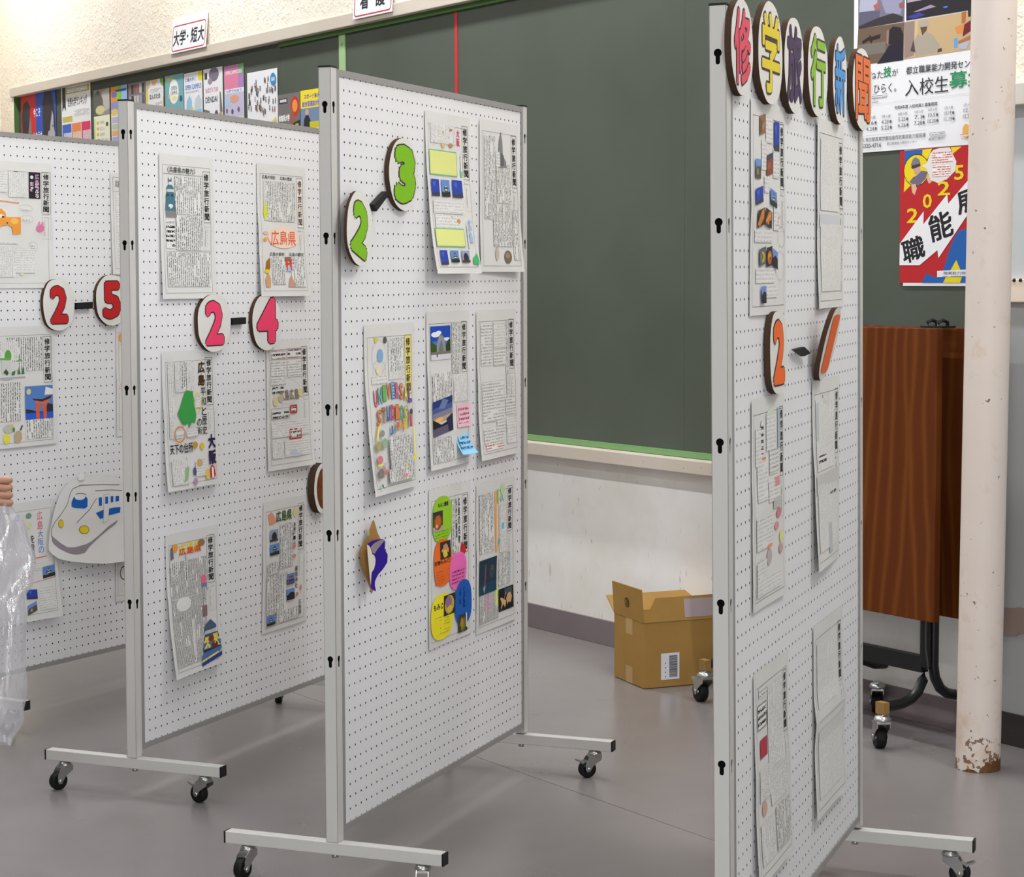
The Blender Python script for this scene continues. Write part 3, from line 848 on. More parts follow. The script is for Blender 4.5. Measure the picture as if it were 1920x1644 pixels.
pin(P4, [(481.3,308.2),(572,311.6),(582.4,553.2),(490.5,556.6)], 'student_newspaper', 'newspaper with large orange 広島県 across its middle, upper right of the 2-4 board',
 mast(.81, .09, .12, .38, (240, 226, 214)) + [('t','広島の地形',.10,.085,.27,.028,K,.01),('t','広島の歴史',.46,.085,.25,.028,K,.01),('b',.12,.125,.64,.30,'vl'),('b',.18,.13,.58,.3,'v'),
 ('e',.5,.55,.33,.085,(240,214,196)),('t','広島県',.23,.50,.52,.115,(226,92,52),.015),('e',.13,.52,.05,.012,(240,180,170)),('e',.12,.57,.04,.015,(240,160,60)),('p',[(.10,.36),(.15,.27),(.19,.33),(.18,.40),(.12,.42)],(206,216,70)),
 ('t','広島の食材',.20,.665,.3,.028,K,.01),('t','広島の観光',.60,.665,.3,.028,K,.01),('b',.24,.70,.25,.21,'v'),('b',.62,.70,.28,.23,'v'),
 ('part','drawing',[('p',[(.10,.80),(.13,.73),(.2,.705),(.2,.78),(.15,.82)],(160,104,34)),('e',.13,.81,.05,.015,(230,200,40)),('p',[(.09,.87),(.15,.82),(.20,.87),(.19,.93),(.1,.93)],(206,160,110))],'brown food drawing'),
 ('part','drawing',[('r',.5,.70,.13,.012,(90,130,100)),('r',.49,.775,.18,.035,(170,190,216)),('r',.5,.715,.15,.015,(224,66,44)),('r',.53,.715,.025,.09,(224,66,44)),('r',.61,.715,.025,.09,(224,66,44)),('r',.51,.745,.14,.012,(224,66,44)),('p',[(.58,.86),(.62,.84),(.65,.88),(.68,.93),(.54,.93)],(196,150,130))],'red gate drawing')])
pin(P4, [(303,660.5),(403.6,653.7),(417,900.6),(320,923)], 'student_newspaper', 'newspaper with green prefecture map and 大阪 title, middle left of the 2-4 board',
 mast(.80, .06, .135, .35) + [('tv','広島',.655,.08,.13,.19,(70, 46, 20),.04),('tv','平和と歴史',.70,.275,.09,.35,K,.01),('tv','の街',.60,.50,.09,.12,K,.01),
 ('b',.09,.075,.10,.55,'vl'),('b',.22,.075,.36,.22,'vl'),('b',.32,.08,.12,.2,'v'),('t','天下の台所',.08,.665,.42,.075,K,.02),('tv','大阪',.79,.62,.14,.235,(34, 26, 70),.05),
 ('p',[(.30,.40),(.38,.31),(.42,.285),(.54,.30),(.57,.40),(.585,.48),(.56,.53),(.50,.52),(.45,.56),(.43,.52),(.38,.54),(.33,.53),(.27,.48),(.24,.45)],(58,158,72)),
 ('e',.68,.40,.0001,.0001,K),('o',.635,.38,.075,.07,.003,(232,220,90)),('b',.58,.34,.11,.08,'hl'),('o',.27,.60,.10,.055,.004,(226,140,50)),('b',.2,.575,.14,.05,'h'),('o',.50,.60,.13,.045,.0008,(200,130,150)),('b',.40,.575,.2,.05,'hl'),
 ('e',.54,.69,.05,.025,(190,150,60)),('e',.67,.705,.04,.025,(226,190,60)),('b',.09,.77,.30,.19,'vl'),('p',[(.34,.78),(.37,.77),(.40,.86),(.36,.94),(.28,.95),(.31,.90)],(150,186,130)),('e',.60,.825,.06,.03,(200,170,120)),('b',.52,.80,.2,.12,'hl'),
 ('e',.50,.88,.03,.03,(80,84,130)),('e',.5,.955,.04,.025,(180,140,170)),('e',.74,.915,.045,.04,(224,196,90)),('p',[(.80,.87),(.84,.85),(.88,.87),(.90,.93),(.86,.955),(.81,.95),(.79,.92)],(200,44,50)),('r',.825,.87,.035,.08,(240,238,236))], bl=.016, br=.014)
pin(P4, [(499,643.5),(580.7,630),(591,866.6),(502.4,885.3)], 'student_newspaper', 'newspaper with two red boxed headings, middle right of the 2-4 board',
 mast(.80, .06, .125, .385) + [('f',.06,.075,.38,.075,.001,(200,60,60)),('f',.44,.07,.35,.08,.001,(200,60,60)),('b',.10,.085,.32,.055,'hb'),('b',.47,.08,.3,.06,'hb'),('b',.09,.165,.33,.11,'h'),('b',.46,.16,.32,.13,'h'),('b',.09,.285,.33,.06,'h'),
 ('b',.12,.36,.26,.05,'hb'),('o',.44,.40,.3,.10,.0006,(150,140,130)),('t','広島広島',.28,.385,.42,.085,(130,112,94),.02),('e',.18,.47,.06,.035,(216,200,150)),('e',.74,.42,.05,.03,(222,206,140)),('e',.30,.45,.06,.03,(190,176,150)),
 ('f',.08,.525,.40,.085,.001,(190,90,60)),('b',.10,.54,.36,.06,'hb'),('f',.50,.515,.14,.055,.005,(206,40,46)),('b',.52,.528,.10,.034,'hb'),('b',.08,.63,.82,.12,'hl'),('f',.47,.70,.25,.075,.005,(206,40,46)),('b',.49,.715,.21,.045,'hb'),('b',.35,.78,.55,.13,'hl'),('b',.08,.76,.25,.15,'vl'),('e',.62,.885,.18,.03,(196,204,214))])
pin(P4, [(310,1004.5),(408.7,984),(417,1237),(331,1270)], 'student_newspaper', 'densely written newspaper with large gold and blue castle, lower left of the 2-4 board',
 mast(.77, .06, .145, .34) + [('b',.06,.20,.70,.25,'vd'),('b',.06,.46,.66,.47,'vd'),('b',.08,.20,.14,.14,'v'),('e',.28,.50,.14,.05,PAPER),('b',.34,.16,.05,.18,'vb'),('b',.42,.62,.05,.26,'vl'),('b',.66,.40,.06,.20,'vb'),
 ('t','広島県',.24,.075,.42,.075,(238,214,70),.03),('t','広島県',.24,.11,.42,.05,(220,70,40),.03),('e',.16,.10,.06,.03,(230,160,60)),('p',[(.08,.10),(.12,.08),(.14,.17),(.08,.18)],(110,110,130)),('e',.66,.10,.07,.025,(150,110,80)),
 ('e',.68,.365,.055,.035,(226,110,130)),('r',.64,.39,.1,.03,(120,120,170)),('r',.64,.55,.09,.08,(140,110,110)),
 ('part','drawing',[('p',[(.64,.72),(.68,.69),(.79,.66),(.90,.71),(.90,.73),(.64,.745)],(70,92,120)),('r',.66,.735,.22,.03,(190,190,190)),('p',[(.62,.80),(.66,.76),(.92,.76),(.95,.80)],(60,80,112)),('r',.65,.78,.1,.05,(230,206,80)),('r',.82,.77,.1,.05,(226,200,80)),('e',.78,.80,.06,.025,(120,54,40)),
   ('p',[(.58,.87),(.62,.82),(.97,.82),(.97,.88)],(80,112,150)),('p',[(.62,.86),(.70,.82),(.78,.86)],(232,210,90)),('p',[(.8,.86),(.88,.81),(.96,.86)],(232,210,90)),('e',.84,.85,.07,.025,(110,48,36)),('r',.6,.865,.36,.025,(40,50,66)),('p',[(.55,.92),(.6,.885),(.98,.87),(.98,.925),(.55,.965)],(70,110,170)),('p',[(.55,.935),(.98,.895),(.98,.91),(.55,.95)],(222,204,90)),('p',[(.55,.95),(.98,.91),(.98,.94),(.55,.975)],(30,60,150))],'gold and blue castle drawing')])
pin(P4, [(493.9,941.5),(575.6,928),(574,1165.4),(491,1186.9)], 'student_newspaper', 'newspaper with green 広島県 title and five small photos, lower right of the 2-4 board',
 mast(.79, .06, .125, .36) + [('t','広島県',.28,.085,.36,.085,(70, 96, 40),.03),('p',[(.10,.10),(.18,.08),(.26,.13),(.28,.17),(.14,.18)],(226,150,120)),('e',.72,.12,.05,.04,(222,206,150)),('tv','原爆ドーム',.68,.20,.05,.17,K,.01),('b',.36,.19,.30,.34,'v'),('b',.08,.47,.27,.09,'v'),('b',.08,.57,.46,.30,'v'),('b',.30,.86,.50,.09,'v'),('tv','厳島神社',.72,.54,.06,.18,K,.01),('tv','広島城',.80,.81,.06,.12,K,.01),('e',.7,.385,.03,.018,(230,130,80)),('e',.7,.46,.03,.015,(230,130,80)),('e',.85,.72,.03,.02,(226,140,130)),('e',.76,.765,.03,.015,(220,120,90)),
 ('ph','dome',.14,.22,.18,.09),('ph','castle',.14,.33,.20,.085),('ph','torii',.53,.59,.17,.085),('ph','hill',.53,.71,.17,.085),('ph','castle',.09,.875,.18,.075)])
# ---- board 2-3
pin(P3, [(796.8,207.7),(880.7,220.3),(903,512.6),(820.6,512.6)], 'student_newspaper', 'newspaper with two yellow-green boxes and pink 大阪, top of the 2-3 board',
 mast(.81, .06, .14, .34) + [('tv','大阪',.68,.085,.07,.11,(214,60,110),.03),('b',.10,.07,.55,.12,'vl'),('e',.38,.12,.04,.012,(206,170,140)),('e',.55,.105,.04,.015,(170,110,70)),('e',.37,.20,.045,.015,(216,184,120)),('e',.54,.195,.045,.015,(190,140,80)),
 ('r',.06,.235,.60,.15,(222,226,140)),('f',.06,.235,.60,.15,.003,(120,186,130)),('b',.75,.24,.03,.12,'vl'),('e',.76,.36,.03,.03,(130,196,150)),('b',.08,.545,.66,.08,'hl'),('b',.10,.63,.5,.09,'hl'),('e',.16,.67,.03,.012,(230,190,170)),('e',.34,.66,.03,.02,(140,90,60)),('e',.46,.66,.03,.02,(150,140,120)),('e',.60,.67,.04,.015,(196,150,70)),
 ('r',.07,.72,.62,.11,(222,226,140)),('f',.07,.72,.62,.11,.003,(120,186,130)),('tv','広島',.80,.65,.09,.16,(170,190,224),.04),('p',[(.83,.90),(.93,.87),(.97,.92),(.95,.945),(.82,.94)],(70,180,110)),('b',.76,.68,.03,.16,'vl'),
 ('ph','blue',.06,.415,.17,.105),('ph','castle',.28,.415,.18,.105),('ph','blue',.52,.41,.22,.11),('ph','blue',.10,.855,.15,.09),('ph','castle',.32,.855,.17,.075),('ph','dome',.56,.855,.18,.075)])
pin(P3, [(898.9,223),(971.6,234.3),(982.8,511.2),(901,508)], 'student_newspaper', 'pencil newspaper with grey tower sketch, top right of the 2-3 board',
 mast(.80, .08, .13, .35) + [('b',.10,.10,.28,.55,'v'),('b',.40,.28,.36,.26,'v'),('b',.30,.55,.46,.28,'v'),('b',.78,.58,.14,.34,'v'),('p',[(.40,.28),(.46,.24),(.48,.13),(.53,.06),(.57,.13),(.58,.22),(.66,.26),(.66,.30),(.44,.31)],(132,132,134)),('p',[(.52,.20),(.60,.22),(.60,.29),(.52,.29)],(98,98,100)),
  ('e',.37,.88,.045,.045,(196,184,170)),('e',.63,.90,.09,.045,(122,106,88)),('e',.62,.89,.05,.02,(150,136,116)),('b',.4,.2,.1,.1,'hl')])
UNI = [('U',(226,110,130)),('N',(120,200,190)),('I',(110,180,90)),('V',(236,130,60)),('E',(130,170,220)),('R',(226,110,140)),('S',(236,140,90)),('A',(240,220,90)),('L',(130,90,170))]
STU = [('S',(236,130,50)),('T',(180,120,70)),('U',(70,110,190)),('D',(226,80,110)),('I',(230,130,60)),('O',(90,180,130)),('S',(226,210,80))]
its = []
for k, (ch, c) in enumerate(UNI):
    its.append(('t', ch, .13 + k*.086 + .004, .385 - .006*math.sin(PI*k/8)*6 , .075, .10, (60,60,66), .055)); its.append(('t', ch, .13 + k*.086 + .008, .388 - .036*math.sin(PI*k/8), .066, .094, c, .03))
for k, (ch, c) in enumerate(STU):
    its.append(('t', ch, .15 + k*.092 + .004, .50 - .02*math.sin(PI*k/6), .08, .095, (60,60,66), .055)); its.append(('t', ch, .15 + k*.092 + .008, .503 - .02*math.sin(PI*k/6), .072, .089, c, .03))
for k, (ch, c) in enumerate([('J',(70,120,190)),('A',(90,170,110)),('P',(220,90,80)),('A',(236,150,60)),('N',(210,190,70))]):
    its.append(('t', ch, .40 + k*.07, .605 - .008*k, .06, .055, c, .05))
pin(P3, [(682,612),(776,601.8),(786.6,906),(705.6,927.6)], 'student_newspaper', 'newspaper with rainbow bubble lettering across its middle, left on the 2-3 board',
 [it for it in mast(.80, .075, .13, .355, (238,222,120))] + [('b',.46,.085,.32,.25,'vl'),('b',.50,.085,.27,.2,'v'),('o',.28,.19,.14,.10,.0008,(150,146,140)),('e',.30,.185,.06,.04,(130,170,210)),('e',.22,.09,.035,.02,(206,196,90)),('e',.40,.095,.035,.02,(90,88,84)),('o',.27,.27,.12,.06,.0008,(160,150,130)),('e',.27,.27,.06,.03,(226,218,190)),('b',.12,.30,.3,.05,'hl')] + its +
 [('p',[(.10,.66),(.14,.60),(.2,.575),(.17,.62),(.13,.68)],(240,224,120)),('e',.22,.64,.05,.02,(150,150,150)),('e',.85,.54,.03,.02,(80,84,100)),('p',[(.82,.56),(.86,.55),(.87,.63),(.82,.63)],(196,80,90)),('e',.73,.62,.035,.02,(216,200,60)),
  ('b',.36,.67,.50,.24,'v'),('b',.30,.86,.56,.08,'v'),('r',.89,.64,.03,.2,(238,232,150)),('e',.90,.82,.035,.015,(240,230,60)),('e',.13,.71,.06,.03,(170,164,110)),('e',.26,.70,.06,.03,(150,176,150)),('e',.13,.79,.06,.025,(206,130,130)),('r',.07,.815,.12,.01,(236,226,90)),('e',.13,.87,.06,.03,(136,124,118)),('e',.26,.83,.05,.02,(206,190,200)),('e',.24,.87,.04,.015,(210,120,100)),('p',[(.10,.94),(.14,.93),(.16,.965)],(60,140,90)),('e',.66,.915,.06,.012,(222,150,130)),('e',.7,.86,.03,.012,(226,216,110))], br=.008, bl=.028)
pin(P3, [(799.3,586.8),(880,580.5),(888.8,859.4),(810,885)], 'student_newspaper', 'newspaper with photos of a stone arch and a sunset, middle of the 2-3 board',
 mast(.80, .07, .125, .33) + [('b',.56,.075,.20,.33,'v'),('b',.59,.42,.33,.17,'vl'),('b',.09,.39,.47,.20,'v'),('b',.07,.80,.48,.16,'v'),('ph','arch',.08,.09,.45,.215),('ph','sunset',.08,.555,.47,.225,-.03)], bl=.012, br=.004)
pin(P3, [(893,582.6),(967.6,578.3),(976,844.5),(903.7,863.7)], 'student_newspaper', 'all-text pencil newspaper right of the sunset photo newspaper, 2-3 board',
 mast(.80, .07, .13, .34) + [('b',.09,.09,.28,.28,'h'),('b',.40,.08,.30,.18,'hl'),('b',.40,.27,.30,.11,'h'),('b',.70,.08,.07,.50,'v'),('b',.09,.48,.55,.14,'h'),('b',.09,.60,.42,.15,'h'),('b',.42,.66,.22,.18,'h'),('b',.66,.60,.26,.12,'h'),('b',.66,.74,.26,.18,'hl'),('b',.09,.79,.5,.11,'h'),('b',.12,.90,.45,.04,'red')], bl=.014, br=.012)
def oval(cx, cy, rx, ry, style, rot=0.0, n=26, p=2.6):
    pts = []
    for k in range(n):
        a = -2 * PI * k / n; c_, s_ = math.cos(a), math.sin(a)
        x = math.copysign(abs(c_) ** (2/p), c_) * rx; y = math.copysign(abs(s_) ** (2/p), s_) * ry
        pts.append((cx + x + rot * y, cy + y))
    return ('p', pts, style)
rt, sh3f = pin(P3, [(803.6,919),(882.4,900),(884.5,1192),(803.6,1213)], 'student_newspaper', 'newspaper pasted with five coloured leaf-cake bubbles, lower part of the 2-3 board',
 mast(.79, .085, .13, .37) + [('tv','広島の名物',.68,.09,.045,.30,K,.02),('tv','もみじ饅頭',.61,.09,.045,.26,K,.02),('b',.52,.09,.09,.35,'v'),('b',.57,.40,.1,.08,'v'),
 ('p',[(.72,.42),(.75,.38),(.78,.395),(.83,.41),(.85,.45),(.80,.47),(.76,.47),(.73,.45)],(200,34,44)),('l',.775,.46,.75,.51,.0015,(200,34,44))])
for (cx, cy, rx, ry, col, sty, tx, ttl, ph) in [
   (.30,.20,.23,.145,(150,202,42),'grn',(.14,.27,.30,.06),('もみじ饅頭',.20,.095,.24,.03),('amber',.08,.145,.23,.125)),
   (.30,.475,.205,.15,(233,110,36),'org',(.14,.52,.30,.09),('名物もみじ!',.10,.455,.36,.03),('leafcake',.24,.345,.24,.11)),
   (.65,.56,.205,.12,(240,110,185),'pnk',(.50,.47,.30,.17),None,None),
   (.28,.815,.26,.145,(240,226,44),'yel',(.12,.81,.34,.12),('もみじ',.08,.725,.22,.04),('lilac',.31,.69,.27,.13)),
   (.78,.775,.20,.145,(16,92,180),'blu',(.68,.68,.2,.13),None,('green',.66,.85,.20,.115))]:
    b = MB(); draw(sh3f, b, [oval(cx, cy, rx, ry, col)])
    sh3f.rect(b, *tx, INK[sty])
    if ttl: draw(sh3f, b, [('t', *ttl, K, .04)])
    o = b.build('paper_bubble', parent=rt, label='%s pasted paper bubble' % {'grn':'lime green','org':'orange','pnk':'pink','yel':'yellow','blu':'blue'}[sty])
    if ph:
        b = MB(); kind, x, y, w_, h_ = ph
        for q in PHOTO[kind]:
            def P(px, py): return (x + px * w_, y + py * h_)
            if q[0] == 'r': draw(sh3f, b, [('p', [P(q[1],q[2]),P(q[1],q[2]+q[4]),P(q[1]+q[3],q[2]+q[4]),P(q[1]+q[3],q[2])], q[5])])
            elif q[0] == 'e': draw(sh3f, b, [('p', [P(q[1]+q[3]*math.cos(-2*PI*i/14), q[2]+q[4]*math.sin(-2*PI*i/14)) for i in range(14)], q[5])])
        b.build('photo', parent=rt)
pin(P3, [(893,906.3),(965.4,895.6),(967.6,1161.8),(893,1187.4)], 'student_newspaper', 'newspaper with dark fish photo and orange stripe, bottom right of the 2-3 board',
 mast(.79, .06, .13, .31) + [('b',.07,.07,.36,.40,'v'),('r',.46,.075,.05,.41,(250,170,90)),('r',.52,.06,.04,.10,(150,206,110)),('e',.66,.07,.05,.04,(190,214,160)),('e',.62,.13,.03,.02,(150,190,214)),('e',.70,.12,.04,.03,(200,220,180)),('b',.56,.17,.2,.33,'vl'),('e',.66,.32,.035,.025,(110,190,216)),('e',.56,.42,.03,.025,(110,186,206)),('b',.54,.51,.30,.22,'v'),
 ('tv','大阪',.78,.55,.08,.12,(130,196,222),.03),('b',.07,.75,.46,.19,'vd'),('r',.25,.75,.04,.13,(240,130,200)),('r',.46,.71,.06,.14,(222,236,120)),('ph','fish',.05,.51,.44,.235),('ph','shells',.54,.75,.37,.155)])
# ---- board 2-1
def gray(): return [('b',.10,.10,.64,.38,'vf'),('b',.10,.55,.78,.36,'vf')]
pin(P1, [(1408.3,180.6),(1472,204),(1473.8,584.3),(1405.6,594.5)], 'student_newspaper', 'newspaper with many small slanted photos, top left of the 2-1 board',
 mast(.84, .085, .11, .315) + [('b',.40,.07,.20,.12,'hl'),('b',.28,.18,.14,.14,'hl'),('b',.62,.21,.18,.14,'hl'),('b',.36,.345,.14,.08,'hl'),('b',.10,.60,.48,.06,'hl'),('b',.62,.45,.16,.15,'hl'),('b',.14,.78,.5,.07,'hl'),('b',.38,.86,.34,.06,'hl'),('o',.84,.63,.1,.05,.0012,(150,150,160)),('o',.80,.77,.13,.07,.001,(170,170,176)),('l',.73,.55,.80,.53,.002,(206,120,120)),('l',.74,.52,.74,.58,.003,(206,120,120)),
 ('ph','brown',.22,.065,.17,.09,-.02),('ph','blue',.64,.08,.16,.14),('ph','brick',.42,.24,.18,.10,-.02),('ph','ruin',.10,.275,.15,.09),('ph','blue',.10,.405,.21,.075,-.02),('ph','castle',.52,.41,.18,.075,.02),('ph','orange',.16,.505,.19,.08,-.02),('ph','orange',.37,.505,.18,.08,.02),('ph','noodle',.22,.685,.17,.08,-.015),('ph','food',.41,.68,.15,.09,-.01),('ph','hill',.57,.695,.13,.085,.02),('ph','hill',.26,.865,.12,.08)])
pin(P1, [(1530,221.5),(1582.8,235),(1581,574),(1535,579)], 'student_newspaper', 'pale pencil newspaper under the blue and orange kanji discs, 2-1 board', mast(.80, .10, .13, .36) + gray() + [('b',.86,.66,.06,.25,'vb'),('r',.06,.50,.70,.07,(206,208,212))], tl=.004)
pin(P1, [(1409,747.8),(1470.4,737.6),(1473.3,1111),(1411.5,1150)], 'student_newspaper', 'newspaper with small red and orange sketches, middle left of the 2-1 board',
 mast(.84, .065, .10, .34) + [('r',.76,.065,.05,.2,(160,190,210)),('b',.10,.14,.22,.18,'hl'),('b',.42,.08,.28,.18,'hl'),('e',.55,.08,.1,.02,(206,220,196)),('b',.26,.11,.08,.16,'hb'),('r',.28,.285,.12,.01,(236,130,90)),('b',.14,.31,.30,.18,'hl'),('b',.50,.26,.28,.12,'h'),('b',.46,.41,.34,.10,'hl'),('r',.66,.40,.14,.045,(206,150,150)),('r',.60,.50,.22,.05,(190,188,186)),('e',.78,.58,.08,.025,(206,130,140)),('e',.72,.64,.07,.02,(212,150,156)),('b',.10,.56,.5,.16,'hl'),('e',.18,.60,.05,.03,(196,204,180)),('r',.42,.71,.15,.015,(240,150,100)),('e',.48,.77,.08,.04,(186,176,170)),('e',.86,.70,.06,.03,(222,218,140)),('e',.84,.76,.06,.025,(196,160,150)),('b',.10,.77,.30,.10,'hl'),('b',.10,.86,.75,.08,'hl')])
pin(P1, [(1523,717),(1574.3,700),(1572.6,1037.5),(1536.8,1069.8)], 'student_newspaper', 'newspaper with folded shaded pencil columns, middle right of the 2-1 board', mast(.82, .07, .11, .35) + gray() + [('b',.36,.08,.2,.06,'vl'),('r',.10,.12,.10,.2,(196,198,202)),('b',.16,.40,.3,.04,'hb'),('r',.06,.50,.88,.10,(204,202,198)),('b',.60,.60,.25,.03,'hb'),('r',.50,.78,.14,.16,(190,192,196))])
pin(P1, [(1413,1263.6),(1478.4,1219),(1488.7,1584.5),(1425,1649)], 'student_newspaper', 'newspaper with red and grey photos along its left side, bottom left of the 2-1 board',
 mast(.82, .085, .10, .30) + [('b',.12,.08,.22,.05,'h'),('b',.36,.10,.42,.40,'vl'),('r',.08,.155,.24,.04,(150,150,150)),('r',.08,.205,.26,.07,(120,122,122)),('b',.09,.16,.22,.11,'hb'),('r',.13,.325,.20,.09,(176,60,76)),('r',.16,.34,.13,.02,(230,200,200)),('r',.2,.375,.05,.03,(230,220,220)),('b',.10,.46,.30,.16,'vl'),('e',.22,.66,.07,.035,(206,170,150)),('b',.40,.52,.50,.16,'vl'),('b',.10,.72,.36,.20,'vl'),('b',.50,.70,.42,.22,'v')])
pin(P1, [(1524.8,1172.7),(1579.7,1136.6),(1588,1467.8),(1531.6,1531)], 'student_newspaper', 'faint pencil newspaper folded across, bottom right of the 2-1 board', mast(.82, .07, .10, .32) + [('b',.10,.10,.6,.34,'vf'),('r',.06,.5,.87,.004,(190,190,190)),('b',.10,.55,.8,.36,'vf')], fold=.006)
# ---- board 2-5
pin(P5, [(-21,299.5),(97,308),(98.8,538),(-21,542.5)], 'student_newspaper', 'newspaper with black title box, orange animal and pink rabbit, 2-5 board',
 mast(.83, .07, .14, .335) + [('r',.62,.075,.185,.21,(38,34,40)),('tv','広島って',.72,.085,.065,.19,(200,150,190),.03),('tv','どんな',.72,.16,.065,.12,(230,226,230),.02),('e',.665,.115,.025,.014,(226,226,226)),('tv','街?',.635,.15,.06,.08,(222,196,220),.02),('r',.38,.075,.06,.035,(96,62,50)),('r',.545,.08,.055,.035,(96,62,50)),('e',.575,.097,.02,.01,(220,150,60)),
 ('b',.08,.075,.20,.17,'hl'),('b',.30,.08,.30,.20,'vl'),('l',.10,.31,.46,.325,.003,(236,140,90)),('o',.56,.365,.11,.03,.0006,(150,150,150)),('o',.58,.45,.1,.03,.0006,(150,150,150)),('b',.50,.36,.12,.02,'hl'),('b',.52,.44,.12,.02,'hl'),
 ('part','drawing',[('p',[(.0,.38),(.18,.375),(.24,.40),(.26,.44),(.48,.435),(.48,.57),(.36,.575),(.34,.52),(.28,.50),(.18,.51),(.12,.54),(0,.56)],(232,154,62)),('e',.18,.432,.05,.012,(236,234,230)),('e',.205,.438,.02,.009,(60,50,44)),('e',.38,.47,.06,.025,(240,184,90)),('e',.265,.485,.012,.007,(60,50,44))],'orange animal drawing'),
 ('part','drawing',[('e',.795,.52,.065,.03,(222,120,160)),('e',.775,.485,.014,.02,(222,140,170)),('e',.83,.487,.014,.02,(222,140,170))],'pink rabbit drawing'),
 ('b',.10,.63,.34,.02,'hl'),('b',.10,.68,.6,.2,'hl'),('b',.10,.69,.3,.22,'vl'),('o',.68,.67,.07,.04,.0007,(140,140,140)),('b',.65,.65,.06,.04,'h'),('e',.5,.74,.02,.01,(206,206,160)),('e',.5,.89,.03,.01,(222,222,150))], bl=.002, br=.001)
pin(P5, [(-21,609),(102,614.5),(112.4,831),(-20,843)], 'student_newspaper', 'newspaper with green domed building and blue torii drawing, 2-5 board',
 mast(.815, .09, .13, .385) + [('b',.26,.09,.55,.28,'v'),('b',.12,.12,.3,.16,'vl'),('b',.12,.46,.34,.32,'v'),('b',.52,.77,.40,.17,'v'),
 ('part','drawing',[('e',.275,.24,.05,.05,(90,166,66)),('r',.10,.255,.20,.018,(110,176,90)),('r',.18,.275,.14,.11,(206,208,204)),('r',.31,.29,.12,.07,(214,216,212)),('p',[(.39,.285),(.46,.265),(.50,.288),(.42,.29)],(110,170,100)),('p',[(.20,.375),(.24,.345),(.28,.375),(.26,.40)],(50,96,52)),('p',[(.32,.40),(.34,.37),(.38,.365),(.37,.40)],(60,120,70)),('p',[(.41,.395),(.435,.335),(.46,.395)],(54,124,54)),('p',[(.47,.395),(.495,.33),(.52,.395)],(60,116,76)),('r',.15,.415,.38,.012,(170,172,168)),('e',.25,.43,.08,.008,(176,178,174))],'green domed building drawing'),
 ('part','drawing',[('r',.52,.50,.42,.28,(84,128,196)),('r',.81,.495,.13,.085,(232,230,226)),('e',.575,.545,.035,.025,(220,206,140)),('p',[(.53,.69),(.62,.70),(.70,.715),(.94,.73),(.94,.665),(.86,.65),(.8,.73),(.53,.735)],(44,46,52)),('r',.53,.725,.41,.05,(40,90,200)),('p',[(.63,.605),(.78,.615),(.93,.585),(.90,.615),(.78,.635),(.66,.63)],(60,44,40)),('p',[(.66,.625),(.78,.635),(.90,.613),(.88,.64),(.78,.65),(.68,.645)],(226,100,56)),('r',.68,.65,.05,.125,(222,92,48)),('r',.79,.65,.05,.125,(222,92,48)),('r',.69,.67,.15,.012,(222,92,48))],'blue and orange torii gate drawing'),
 ('part','drawing',[('e',.27,.84,.08,.035,(190,190,184)),('e',.32,.82,.02,.02,(206,196,100)),('e',.34,.85,.02,.02,(90,130,90)),('e',.235,.92,.05,.045,(226,218,80)),('p',[(.34,.90),(.38,.865),(.43,.86),(.455,.885),(.46,.93),(.42,.965),(.35,.96)],(186,166,130)),('l',.44,.86,.47,.82,.006,(80,60,60))],'food drawing')], bl=.004, br=.003)
pin(P5, [(-12,944),(102,939),(118,1154),(-6,1173)], 'student_newspaper', 'newspaper half hidden by the train drawing and plastic bag, low on the 2-5 board',
 [('f',.06,.075,.875,.87,.0008,LN),('b',.36,.10,.12,.32,'hl'),('e',.56,.12,.05,.025,(110,156,130)),('tv','広島',.70,.09,.09,.16,(214,110,110),.01),('tv','大阪の',.70,.25,.09,.20,(90,140,206),.01),('tv','を発見',.58,.28,.06,.22,K,.01),('e',.56,.20,.05,.03,(216,220,170)),('l',.62,.48,.82,.475,.003,(226,110,60)),('e',.60,.52,.04,.015,(206,130,110)),('l',.30,.70,.94,.66,.0015,(206,110,80)),('l',.94,.50,.94,.66,.0015,(206,110,80)),('e',.50,.62,.045,.02,(206,100,50)),('b',.36,.52,.35,.06,'hl'),('b',.66,.74,.26,.18,'hl'),('r',.33,.10,.07,.05,(80,130,210)),
  ('ph','castle',.74,.56,.20,.095,-.01),('ph','blue',.46,.735,.17,.08,.01),('ph','ruin',.46,.85,.15,.08,-.03)])
pin(P5, [(206.4,324),(300,330),(303,512),(211.6,517)], 'student_newspaper', 'pale newspaper edge showing beside the red 5 disc, top right of the 2-5 board', [('f',.05,.04,.9,.9,.0008,LN),('f',.05,.04,.5,.14,.0008,LN),('t','兵庫',.09,.07,.1,.07,K),('b',.10,.20,.8,.7,'hl')])
pin(P5, [(217.7,611),(312,616),(312,810),(218.5,818)], 'student_newspaper', 'newspaper edge with orange fruit and red print, under the red 5 disc', [('f',.05,.04,.9,.9,.0008,LN),('e',.12,.09,.08,.045,(230,166,80)),('p',[(.09,.15),(.14,.13),(.18,.18),(.15,.22)],(110,90,120)),('r',.04,.50,.92,.10,(230,226,226)),('b',.06,.51,.24,.05,'red'),('p',[(.08,.57),(.3,.56),(.28,.66),(.15,.67)],(206,140,160)),('b',.1,.7,.7,.2,'hl')])
pin(P5, [(216,950),(312,945),(312,1108),(217,1129.7)], 'student_newspaper', 'newspaper edge with pink sketch and dark circle, right of the train drawing', [('f',.05,.04,.9,.9,.0008,LN),('tv','広島県',.07,.08,.1,.3,(170,140,130)),('e',.12,.52,.08,.06,(206,90,120)),('o',.16,.70,.07,.07,.004,(60,60,60)),('b',.1,.8,.7,.1,'hl'),('e',.1,.36,.06,.03,(130,140,180))])

